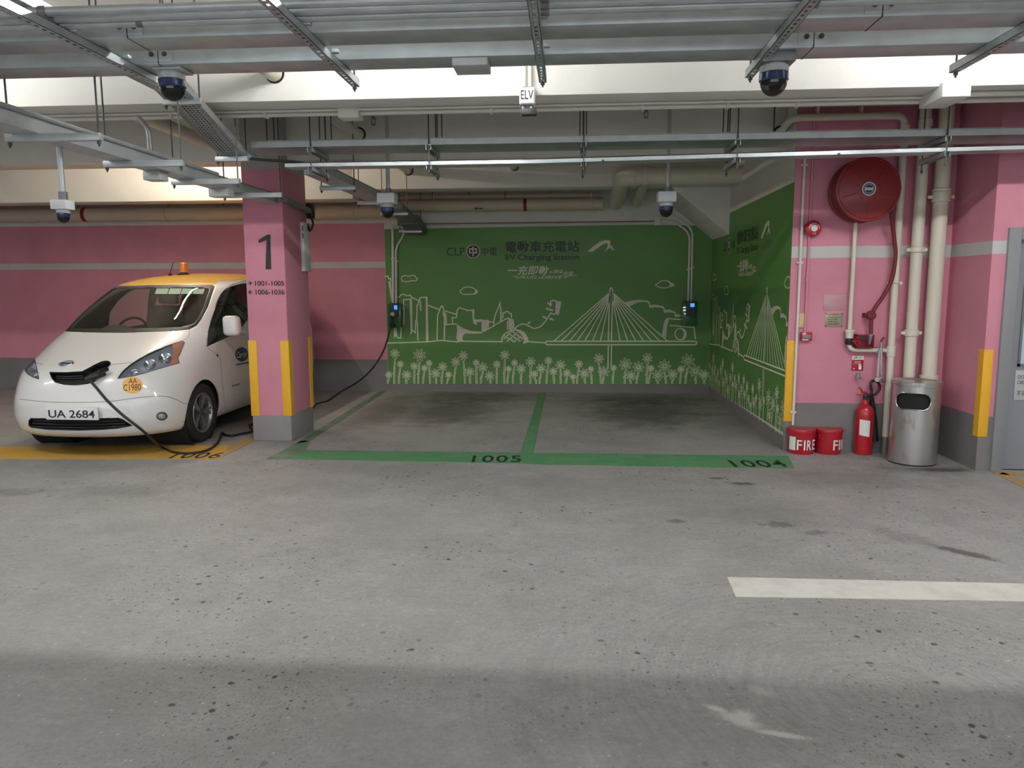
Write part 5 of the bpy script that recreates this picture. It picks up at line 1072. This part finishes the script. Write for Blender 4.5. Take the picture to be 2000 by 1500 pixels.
bm = bmesh.new(); rings = []; NL = (len(KEYS) - 1) * 5
for j in range(NL + 1):
    z, f, w, c, n = key_at(j / 5); half = contour(z, f, w, c, n)
    full = half + [(-u, v) for u, v in half[-2:0:-1]]
    rings.append([bm.verts.new((VX + u, VY + v, z)) for u, v in full])
for A, B in zip(rings, rings[1:]):
    n = len(A)
    for i in range(n): bm.faces.new((A[i], A[(i + 1) % n], B[(i + 1) % n], B[i]))
bm.faces.new(rings[-1])
bm.normal_update()
BODY = BVHTree.FromBMesh(bm)
def hit(px, py, off=0.0):
    r = BODY.ray_cast(EYE, ray(px, py).normalized())
    return (r[0] + r[1] * off, r[1]) if r[0] else (None, None)
LAY = bm.faces.layers.int.new('part')
def inpoly(x, y, P):
    c = False; j = len(P) - 1
    for i in range(len(P)):
        if (P[i][1] > y) != (P[j][1] > y) and x < (P[j][0] - P[i][0]) * (y - P[i][1]) / (P[j][1] - P[i][1]) + P[i][0]: c = not c
        j = i
    return c
def knife(proj, planes, poly, ok, pid, pad, only=None):
    """cut the body along the polygon's edges and mark the faces inside"""
    x0 = min(p[0] for p in poly) - pad; x1 = max(p[0] for p in poly) + pad; y0 = min(p[1] for p in poly) - pad; y1 = max(p[1] for p in poly) + pad
    for k, (co, no) in enumerate(planes):
        a = poly[k]; b = poly[(k + 1) % len(poly)]
        ex0, ex1, ey0, ey1 = min(a[0], b[0]) - pad, max(a[0], b[0]) + pad, min(a[1], b[1]) - pad, max(a[1], b[1]) + pad
        fs = []
        for f in bm.faces:
            if not ok(f): continue
            q = [proj(v.co) for v in f.verts]
            if max(p[0] for p in q) < ex0 or min(p[0] for p in q) > ex1 or max(p[1] for p in q) < ey0 or min(p[1] for p in q) > ey1: continue
            fs.append(f)
        g = set(fs)
        for f in fs: g.update(f.edges); g.update(f.verts)
        if fs: bmesh.ops.bisect_plane(bm, geom=list(g), dist=1e-6, plane_co=co, plane_no=no)
    bm.normal_update(); 
    for f in bm.faces:
        if ok(f) and (only is None or f[LAY] in only) and inpoly(*proj(f.calc_center_median()), poly): f[LAY] = pid
def facing(f): return f.normal.dot(EYE - f.calc_center_median()) > 0
def cut_view(poly, pid, pad=0.5, only=None):
    poly = [tuple(p) for p in poly]; pl = [(EYE, ray(*a).cross(ray(*b)).normalized()) for a, b in zip(poly, poly[1:] + poly[:1])]
    knife(to_px, pl, poly, facing, pid, pad, only)
def cut_side(poly, pid, s, pad=0.01, zmax=9):
    pl = [(V3((0, VY + a[0], a[1])), V3((0, -(b[1] - a[1]), b[0] - a[0])).normalized()) for a, b in zip(poly, poly[1:] + poly[:1])]
    knife(lambda p: (p.y - VY, p.z), pl, poly, lambda f: (f.calc_center_median().x - VX) * s > 0.45, pid, pad)
circ = [(math.cos(i * math.pi / 18), math.sin(i * math.pi / 18)) for i in range(36)]
for s in (-1, 1):
    for v in (0.92, 3.645): cut_side([(v + 0.352 * x, 0.305 + 0.352 * y) for x, y in circ], 99, s)
cut_side([(2.04, 1.10), (2.04, 1.32), (2.16, 1.46), (2.36, 1.58), (2.50, 1.61), (2.80, 1.62), (2.88, 1.30), (2.88, 1.14)], 13, -1)
cut_side([(3.02, 1.59), (3.66, 1.57), (3.70, 1.16), (3.00, 1.16)], 14, -1)
P_FRIT = [(121.6, 645.8), (150, 615), (180, 585), (203, 563), (209, 558.7), (320, 556.5), (416, 557), (419.5, 559), (406, 600), (393, 624), (384, 636), (370, 643.5), (336, 646.5), (240, 650), (176, 649.3), (130, 647.5)]
P_GLASS = [(140, 640.2), (166, 611), (194, 584), (215, 566.5), (221, 564.5), (320, 562), (404, 562.5), (408, 565), (398, 598), (387, 620), (378, 632), (352, 638.8), (240, 642.3), (146, 641.5)]
P_SIDE = [(404.5, 677), (405.5, 655), (408, 640), (419.6, 604), (425, 588), (432, 574), (440, 565), (450, 560), (472, 554), (500, 551.5), (516, 553), (520, 600), (505, 612), (484, 625), (474, 638), (446, 658)]
P_LAMP_R = [(229.8, 739.5), (236, 730), (243, 722), (255, 712), (268.8, 702.8), (288, 692), (307.2, 683.6), (335, 673), (356.8, 666.6), (360.5, 669.2), (354, 685), (347.2, 699.6), (350.4, 709.2), (320, 717.6), (290, 726.5), (260, 734.5)]
P_LAMP_L = [(68, 684.8), (62.4, 688.8), (55.2, 702.4), (49, 718), (49.5, 725), (56, 732), (65, 737), (76, 740.5), (75, 735), (71.2, 716), (67.2, 698.4)]
P_PORT = [(97.3, 727.3), (130, 727.8), (161, 725.8), (174.5, 719), (186, 712.5), (198.5, 707), (207.5, 705.3), (213, 706.3), (215.5, 709), (214.3, 713), (206, 721.5), (197, 731), (190, 739), (183.5, 745.3), (170, 749.3), (147.5, 751.7), (125, 750.5), (108.5, 746), (101.8, 738.5)]
P_GRILL = [(56, 821.5), (60, 817.3), (145, 817.5), (231.5, 816.5), (240, 819.5), (258.5, 831.5), (230, 836.8), (195, 839.5), (155, 840.8), (95, 839.3), (60.5, 835), (56, 831.5)]
P_FOG = [(316.3 + 10.2 * x, 813 + 7.6 * y) for x, y in circ[::2]]
P_DISC = [(259 + 20 * x, 752.6 + 16.4 * y) for x, y in circ[::2]]
P_CARR = [(472 + 13 * x, 692 + 14 * y) for x, y in circ[::2]]
P_ROOF = [(211, 557.8), (221, 551.5), (234, 546.5), (255, 541.5), (280, 538), (330, 534), (330, 515), (640, 515), (640, 530), (520, 533.5), (480, 537.3), (462, 539.3), (448, 542), (437, 545), (428.8, 549), (421, 553.5), (416.5, 557), (320, 556.5)]
cut_view(P_FRIT, 3, 2); cut_view(P_GLASS, 1, 2, (3,)); cut_view(P_SIDE, 2, 2); cut_view(P_ROOF, 8, 2)
for f in bm.faces:
    q = f.calc_center_median()
    if f[LAY] == 0 and q.z > 1.695 and abs(q.x - VX) < 0.63 and q.y - VY > 2.1: f[LAY] = 8
cut_view(P_LAMP_R, 4); cut_view(P_LAMP_L, 5); cut_view(P_PORT, 6); cut_view(P_GRILL, 7); cut_view(P_FOG, 9); cut_view(P_DISC, 10); cut_view(P_CARR, 11)
cut_view([(336, 672), (357, 666), (361, 669.2), (354, 685), (347.2, 699.6), (350.4, 709.2), (329, 715.2), (334, 706), (337, 697), (338, 686)], 12, 0.5, (4,))
def region(ids):
    t = bm.copy(); L_ = t.faces.layers.int['part']
    bmesh.ops.delete(t, geom=[f for f in t.faces if f[L_] not in ids], context='FACES'); t.normal_update(); return t
def part(name, ids, mt, off=0.0, solid=0.0, parent=van, rim=None):
    k = MB(); k.bm.free(); k.bm = region(ids)
    if off:
        for v in k.bm.verts: v.co += v.normal * off
    o = k.build(name, mt, parent, 50, recalc=False)
    if solid:
        md = o.modifiers.new('shell', 'SOLIDIFY'); md.thickness = solid; md.offset = -1
        if len(o.data.materials) > 1: md.material_offset = 1; md.material_offset_rim = 1
    return o
def bucket_of(name, ids, mt, depth, parent):
    """recess behind an opening: side walls and a back set in by depth"""
    t = region(ids); n = V3((0, 0, 0))
    for f in t.faces: n += f.normal * f.calc_area()
    n.normalize(); r = bmesh.ops.extrude_face_region(t, geom=t.faces[:])
    for e in r['geom']:
        if isinstance(e, bmesh.types.BMVert): e.co -= n * depth
    keep = set(e for e in r['geom'] if isinstance(e, bmesh.types.BMFace)); bmesh.ops.delete(t, geom=[f for f in t.faces if f not in keep and all(v not in set() for v in f.verts) and abs(sum((v.co - f.calc_center_median()).dot(n) for v in f.verts)) < 1e9 and f[t.faces.layers.int['part']] in ids and f in orig(t, keep)], context='FACES')
    k = MB(); k.bm.free(); k.bm = t; return k.build(name, mt, parent, 40, recalc=False), n
def orig(t, keep):
    out = set()
    for f in t.faces:
        if f in keep: continue
        if not any(g in keep for e in f.edges for g in e.link_faces): out.add(f)
    return out
body = part('body_shell', (0, 10, 11), ['car', 'interior'], solid=0.018)
part('roof_panel', (8,), ['car_yellow', 'interior'], solid=0.018)
part('windscreen', (1,), 'glass'); part('windscreen_surround', (3,), 'black', solid=0.01); part('side_window', (2,), 'glass'); part('side_window', (13,), 'glass'); part('side_window', (14,), 'glass')
part('permit_disc', (10,), 'permit', 0.0015)
cb = part('door_emblem', (11,), 'navy', 0.0015)
def px_text(k, body_, x0, y0, x1, y1, bold=0.0, shear=0.0, off=0.003, slope=0.0):
    t = MB(); t.text(body_, Matrix.Identity(4), fit=(x1 - x0, y1 - y0), bold=bold, shear=shear, thick=0)
    bmesh.ops.triangulate(t.bm, faces=t.bm.faces[:]); bmesh.ops.subdivide_edges(t.bm, edges=[e for e in t.bm.edges if e.calc_length() > 4], cuts=2); bad = []
    for v in t.bm.verts:
        px = (x0 + x1) / 2 + v.co.x; p, n = hit(px, (y0 + y1) / 2 - v.co.y + slope * v.co.x, off)
        if p is None: bad.append(v)
        else: v.co = p
    bmesh.ops.delete(t.bm, geom=bad, context='VERTS'); k._in(t.bm)
k = MB(); px_text(k, 'AA', 251, 739.5, 268, 749, 0.0); px_text(k, 'C1980', 241, 750.5, 275, 763, 0.0, slope=-0.06); k.build('permit_lettering', 'black_paint', van, recalc=False)
k = MB(); px_text(k, 'Carrier', 462, 686, 483, 698, 0.0, 0.25, 0.004, -0.15); k.build('emblem_lettering', 'white_paint', cb, recalc=False)
k = MB(); px_text(k, 'zero emission', 453, 749.5, 468, 753.5, 0.01, 0, 0.003, -0.3); k.build('door_lettering', 'black_paint', van, recalc=False)
def surf_line(pts, n=6, off=0.0):
    o = []
    for a, b in zip(pts, pts[1:]):
        for i in range(n):
            p, _ = hit(a[0] + (b[0] - a[0]) * i / n, a[1] + (b[1] - a[1]) * i / n, off)
            if p is not None: o.append(p)
    p, _ = hit(*pts[-1], off)
    if p is not None: o.append(p)
    return o
def seam(pts, r=0.0022, mt='seam', nm='panel_seam', smooth=True):
    q = [(p.x, p.y) for p in spline([(x, y, 0) for x, y in pts], 3)] if smooth and len(pts) > 2 else pts
    l = surf_line(q, 3 if smooth else 8)
    if len(l) > 1: MB().tube(l, r, 5).build(nm, mt, van)
seam([(69, 707.6), (78, 710.5), (84, 712.4)]); seam([(214, 712.6), (238, 710), (259, 708)])
seam([(369.6, 645), (369, 655), (363, 662), (352, 666.5), (330, 674), (300, 686)], 0.0018)
seam([(38.8, 779.6), (80, 784), (128, 786), (208, 784.6), (272, 776.4), (320, 773.8), (345.6, 781), (361.6, 788.6), (376, 786)])
seam([(419, 601), (428.8, 578), (437, 568), (448, 558.8), (464, 552), (480, 547.6), (510, 543)], 0.0022)
seam([(431, 700), (433, 735), (438, 780), (440, 798)], 0.0018); seam([(404.5, 678), (431, 700)], 0.0018, smooth=False)
seam([(230, 795), (253, 795), (253, 808), (230, 808), (230, 795)], 0.0012, 'plastic_grey', 'tow_cover_outline', False)
seam([(461, 712.5), (489, 707)], 0.008, 'navy', 'door_stripe', False)
p, n = hit(424.3, 694, 0.0); MB().lathe([(0.016, -0.004), (0.016, 0.004)], 14, p, 'x').build('side_repeater', 'alloy_dark', van)
# headlamps: clear lens over a recessed reflector
for ids, bid, pts in (((4,), 4, ((292, 708, 0.055), (322, 696, 0.060), (262, 724, 0.035))), ((5,), 5, ((64, 715, 0.05), (66, 700, 0.04), (68, 730, 0.03)))):
    h = thing('headlamp', None, None) ; COL.objects.unlink(h); bpy.data.objects.remove(h)
    lens = part('headlamp', ids, 'lamp_lens', 0.002)
    hb, n = bucket_of('lamp_reflector', ids, 'lamp_housing', 0.055, lens)
    for x, y, r in pts:
        q, nn = hit(x, y)
        if q is None: continue
        d = -CF; d = (n + d * 0.6).normalized(); zz = d; xx = zz.orthogonal().normalized(); yy = zz.cross(xx); A_ = Matrix((xx, yy, zz)).transposed()
        MB().lathe([(r * 0.25, -0.045), (r * 0.7, -0.036), (r * 0.92, -0.022), (r, -0.012), (r * 0.92, -0.013), (r * 0.6, -0.028), (0, -0.034)], 22, q - n * 0.012, A_, cap=False).build('lamp_bowl', 'chrome', lens)
        MB().lathe([(r * 0.35, -0.032), (r * 0.30, -0.014), (0, -0.008)], 14, q - n * 0.012, A_, cap=False).build('lamp_projector', 'lamp_housing', lens)
ind = part('indicator_lens', (12,), 'indicator', 0.001)
for P in (P_LAMP_R, P_LAMP_L):
    l = surf_line(P + P[:1], 5, 0.001); MB().tube(l, 0.003, 5).build('lamp_gasket', 'seam', van)
# charging hatch, lower grille, fog lamp
port, n = bucket_of('charging_hatch', (6,), 'black_gloss', 0.06, van)
MB().tube(surf_line(P_PORT + P_PORT[:1], 4, 0.0), 0.006, 6).build('hatch_rim', 'black_gloss', port)
k = MB(); g = surf_line([(106, 731), (135, 731.5), (160, 730)], 6, -0.03)
for dz in (0.0, -0.022, -0.044): k = MB().tube([q + V3((0, 0, dz)) for q in g], 0.005, 6).build('hatch_bar', 'black', port)
gr, n = bucket_of('lower_grille', (7,), 'void', 0.06, van)
for y0, y1 in ((823, 824), (829, 831), (835, 837)):
    MB().tube(surf_line([(60, y0), (105, y1), (155, y1 + 0.5), (205, y1), (244, y0 - 0.5)], 8, -0.02), 0.006, 6).build('grille_bar', 'black', gr)
MB().tube(surf_line(P_GRILL + P_GRILL[:1], 4, -0.002), 0.004, 6).build('grille_rim', 'black', gr)
fg, n = bucket_of('fog_lamp', (9,), 'lamp_housing', 0.035, van)
q, nn = hit(316.3, 813, -0.008); zz = nn; xx = zz.orthogonal().normalized(); A_ = Matrix((xx, zz.cross(xx), zz)).transposed()
MB().lathe([(0.040, -0.02), (0.030, -0.004), (0.012, 0.004), (0, 0.005)], 20, q, A_, cap=False).build('fog_lens', 'plastic_grey', fg)
MB().tube(surf_line(P_FOG + P_FOG[:1], 2, 0.0), 0.005, 6).build('fog_ring', 'alloy_dark', fg)
# badge and number plate
q, nn = hit(130.2, 710.8, 0.006); zz = nn; xx = V3((1, 0, 0)); xx = (xx - zz * xx.dot(zz)).normalized(); A_ = Matrix((xx, zz.cross(xx), zz)).transposed()
ring = [A_ @ V3((0.062 * math.cos(a), 0.045 * math.sin(a), 0)) + q for a in [i * math.pi / 14 for i in range(28)]]
bd = MB().tube(ring, 0.008, 7, closed=True).build('badge_ring', 'chrome', van)
MB().obox(q + nn * 0.002, (0.15, 0.022, 0.008), A_, 0.003).build('badge_bar', 'navy', bd)
y = VY - 0.022; a = aty(88.3, 795, y); b = aty(192, 820.8, y)
pl = MB().box(a.x, y, b.z, b.x, y + 0.018, a.z, 0.003).build('number_plate', 'plastic_white', van)
a1 = aty(94, 800.5, y); b1 = aty(185.5, 816.7, y); MB().text('UA 2684', face_y(((a1.x + b1.x) / 2, y - 0.0005, (a1.z + b1.z) / 2)), fit=(b1.x - a1.x, a1.z - b1.z), bold=0.014, thick=0.001).build('plate_lettering', 'black_paint', pl)
a1 = aty(189, 797, y); MB().box(b.x - 0.03, y - 0.001, a.z - 0.012, b.x - 0.012, y, a.z - 0.008).build('plate_mark', 'plastic_grey', pl)
# windscreen papers
def sheet(name, pts, mt):
    k = MB(); g = [hit(x, y, -0.004)[0] for x, y in pts]
    if all(p is not None for p in g): k.poly(g); k.build(name, mt, van)
M['pale_green'] = mat('pale_green_permit', (0.48, 0.60, 0.52), 0.6, var=0.04)
sheet('windscreen_permit', [(211.5, 567.5), (216, 563), (224.5, 562.8), (221, 567.6)], 'white_paper')
for x0, x1 in ((303, 327), (329, 352), (354, 375), (377, 397)): sheet('windscreen_permit', [(x0 - 1, 573.5), (x0 + 3.5, 560.3), (x1 + 3.5, 560.3), (x1 - 0.5, 573.5)], 'pale_green')
# wheels
def wheel(v, s):
    c = V3((VX + s * 0.768, VY + v, 0.31)); ax = Matrix(((0, 0, s), (0, 1, 0), (-s, 0, 0)))
    t = MB().lathe([(0.205, -0.09), (0.27, -0.094), (0.298, -0.085), (0.309, -0.06), (0.31, -0.03), (0.31, 0.03), (0.309, 0.06), (0.298, 0.085), (0.27, 0.094), (0.225, 0.088), (0.205, 0.08)], 48, c, ax, cap=False).build('wheel', 'tyre', van)
    MB().lathe([(0.205, -0.08), (0.19, -0.05), (0.19, 0.05), (0.198, 0.075), (0.212, 0.085), (0.206, 0.09), (0.196, 0.086), (0.186, 0.06)], 48, c, ax, cap=False).build('rim_ring', 'alloy', t)
    MB().lathe([(0.19, 0.02), (0.05, 0.03), (0, 0.03)], 32, c, ax, cap=False).build('brake_disc', 'alloy_dark', t)
    MB().lathe([(0.036, 0.03), (0.034, 0.07), (0.02, 0.078), (0, 0.078)], 20, c, ax, cap=False).build('hub_cap', 'alloy_dark', t)
    for i in range(5):
        a = i * 2 * math.pi / 5 + 0.3
        for d, m_ in ((-0.13, 'alloy'), (0.13, 'alloy')):
            P = []
            for r_, w_, h_ in ((0.03, 0.012, 0.066), (0.11, 0.014, 0.070), (0.192, 0.020, 0.080)):
                aa = a + d * (0.5 + r_ * 3.2); P.append((r_, aa, w_, h_))
            k = MB(); prev = None
            for r_, aa, w_, h_ in P:
                e = V3((r_ * math.cos(aa), r_ * math.sin(aa), 0)); tn = V3((-math.sin(aa), math.cos(aa), 0))
                row = [ax @ (e + tn * w_ + V3((0, 0, h_))) + c, ax @ (e - tn * w_ + V3((0, 0, h_))) + c, ax @ (e - tn * w_ + V3((0, 0, h_ - 0.03))) + c, ax @ (e + tn * w_ + V3((0, 0, h_ - 0.03))) + c]
                row = [k.bm.verts.new(p) for p in row]
                if prev:
                    for q in range(4): k.bm.faces.new((prev[q], prev[(q + 1) % 4], row[(q + 1) % 4], row[q]))
                prev = row
            k.build('rim_spoke', m_, t)
    lin = MB().lathe([(0.02, -0.30), (0.345, -0.30), (0.352, 0.07)], 40, c, ax, cap=False).build('wheel_liner', 'void', van)
for v in (0.92, 3.645):
    for s in (-1, 1): wheel(v, s)
MB().box(VX - 0.70, VY + 0.35, 0.20, VX + 0.70, VY + 4.3, 0.34, 0.03).build('underbody', 'void', van)
# mirrors
for s in (1, -1):
    c = aty(453.5, 636, 7.96); x = c.x if s > 0 else VX - 0.885      # the far one is folded back
    mr = MB()
    if s > 0: mr.box(x - 0.095, 7.90, c.z - 0.112, x + 0.095, 8.03, c.z + 0.108, 0.045)
    else: mr.box(x - 0.05, 8.32, c.z - 0.112, x + 0.05, 8.50, c.z + 0.108, 0.04)
    for v in mr.bm.verts:
        if v.co.z > c.z: v.co.x += -s * 0.010 * (v.co.z - c.z) / 0.1 + 0; v.co.x = x + (v.co.x - x) * 0.96
    o = mr.build('door_mirror', 'car', van, 70)
    MB().bar((x - s * 0.03, 7.98, c.z - 0.10) if s > 0 else (x, 8.34, c.z - 0.09), (VX + s * 0.84, 8.02 if s > 0 else 8.25, c.z - 0.12), 0.06, 0.035).build('mirror_arm', 'black', o)
# roof beacon and aerial
q, nn = hit(359.5, 536.5)
if q is None: q = V3((-4.72, 9.0, 1.78))
bc_ = thing('roof_beacon', 'amber warning beacon', None); COL.objects.unlink(bc_); bpy.data.objects.remove(bc_)
q.z += 0.0
bcn = MB().lathe([(0.050, -0.01), (0.050, 0.018), (0.042, 0.028)], 24, q).build('roof_beacon', 'black', van)
MB().lathe([(0.043, 0.028), (0.045, 0.04), (0.044, 0.138), (0.036, 0.146), (0, 0.148)], 24, q, cap=False).build('beacon_lens', 'amber', bcn)
MB().lathe([(0.046, 0.03), (0.046, 0.055)], 24, q).build('beacon_band', 'yellow', bcn)
for d in (-0.05, 0.0, 0.05): MB().box(q.x + d - 0.014, q.y - 0.05, q.z - 0.015, q.x + d + 0.014, q.y + 0.03, q.z + 0.012, 0.003).build('magnet_foot', 'seat', bcn)
q2, nn = hit(332.5, 538.5)
if q2 is None: q2 = V3((-4.88, 8.8, 1.77))
ae = MB().lathe([(0.024, -0.012), (0.022, 0.012), (0.010, 0.035), (0.006, 0.04)], 14, q2).build('aerial_base', 'black', van)
MB().tube([q2 + V3((0, 0, 0.03)), q2 + V3((0.058, -0.02, 0.16))], [0.006, 0.0045], 7).build('aerial_whip', 'black', ae)
# cabin
MB().prism([(VX - 0.72, VY + v, z) for v, z in ((1.12, 0.62), (1.06, 1.06), (1.2, 1.125), (1.42, 1.13), (1.62, 1.08), (1.66, 0.9), (1.60, 0.62))], (1.44, 0, 0)).build('dashboard', 'interior', van)
MB().lathe([(0.17, 0), (0.15, 0.05), (0.10, 0.08), (0, 0.09)], 20, (VX - 0.36, VY + 1.45, 1.11), cap=False).build('instrument_hood', 'interior', van)
sw = Matrix.Rotation(math.radians(62), 3, 'X'); c = V3((VX - 0.36, VY + 1.72, 1.10))
w_ = MB().tube([sw @ V3((0.185 * math.cos(i * math.pi / 14), 0.185 * math.sin(i * math.pi / 14), 0)) + c for i in range(28)], 0.014, 8, closed=True).build('steering_wheel', 'black', van)
MB().lathe([(0.06, -0.02), (0.06, 0.02)], 16, c, sw).build('steering_hub', 'black', w_)
for u in (-0.37, 0.37):
    st_ = MB().box(VX + u - 0.25, VY + 1.95, 0.62, VX + u + 0.25, VY + 2.48, 0.82, 0.05).build('seat', 'seat', van)
    MB().obox((VX + u, VY + 2.52, 1.08), (0.48, 0.14, 0.62), Matrix.Rotation(math.radians(-12), 3, 'X'), 0.05).build('seat_back', 'seat', st_)
    MB().obox((VX + u, VY + 2.60, 1.49), (0.26, 0.09, 0.19), Matrix.Rotation(math.radians(-8), 3, 'X'), 0.04).build('headrest', 'seat', st_)
MB().box(VX - 0.10, VY + 2.0, 1.52, VX + 0.10, VY + 2.03, 1.58, 0.01).build('rear_view_mirror', 'black', van)
MB().box(VX - 0.78, VY + 2.62, 0.35, VX + 0.78, VY + 2.64, 1.12).build('cabin_partition', 'interior', van)
bm.free()

# charging cable from the wall charger, along the floor, to the hatch
ct = thing('charging_cable', 'black charging cable from the wall charger along the floor to the van', 'cable', (-3.4, 8, 0))
def fp(px, py): p = atz(px, py, 0.013); return V3((p.x, p.y, 0.013))
sock = aty(765.5, 616, YB - 0.20)
path = [sock + V3((0.0, 0.02, 0)), sock + V3((-0.005, -0.03, -0.03)), aty(760, 650, 11.2), aty(748, 687, 11.05), aty(727, 720, 10.85), aty(700, 745, 10.6), aty(668, 764, 10.25), fp(640, 783), fp(617, 790), V3((-3.25, 8.85, 0.013)), V3((-3.50, 8.40, 0.013)), fp(489, 829.5), fp(492, 842), fp(470, 847.5), fp(452, 851), fp(440, 849), fp(434, 845)]
MB().tube(spline(path, 10), 0.013, 9).build('cable_length', 'black', ct)
plug = hit(176, 735, 0.03)[0] if False else aty(172, 739, 6.60)
path2 = [fp(434, 845), fp(431, 853), fp(424, 866), fp(412, 876), fp(392, 883), fp(365, 885.5), fp(338, 883), fp(318, 875), aty(297, 858, 6.62) + V3((0, 0, 0.0)), aty(275, 838, 6.50), aty(240, 811, 6.46), aty(210, 783, 6.46), aty(188, 757, 6.49), plug]
MB().tube(spline(path2, 10), 0.013, 9).build('cable_length', 'black', ct)
d = (V3((0.10, 0.14, 0.05))).normalized()
MB().tube([plug - d * 0.03, plug + d * 0.02, plug + d * 0.06, plug + d * 0.15], [0.016, 0.028, 0.036, 0.034], 14).build('charging_plug', 'black', ct)
MB().tube([plug + d * 0.06, plug + d * 0.10 + V3((0.02, -0.01, 0.03)), plug + d * 0.16 + V3((0.03, 0, 0.03))], [0.022, 0.026, 0.02], 10).build('plug_grip', 'black_gloss', ct)
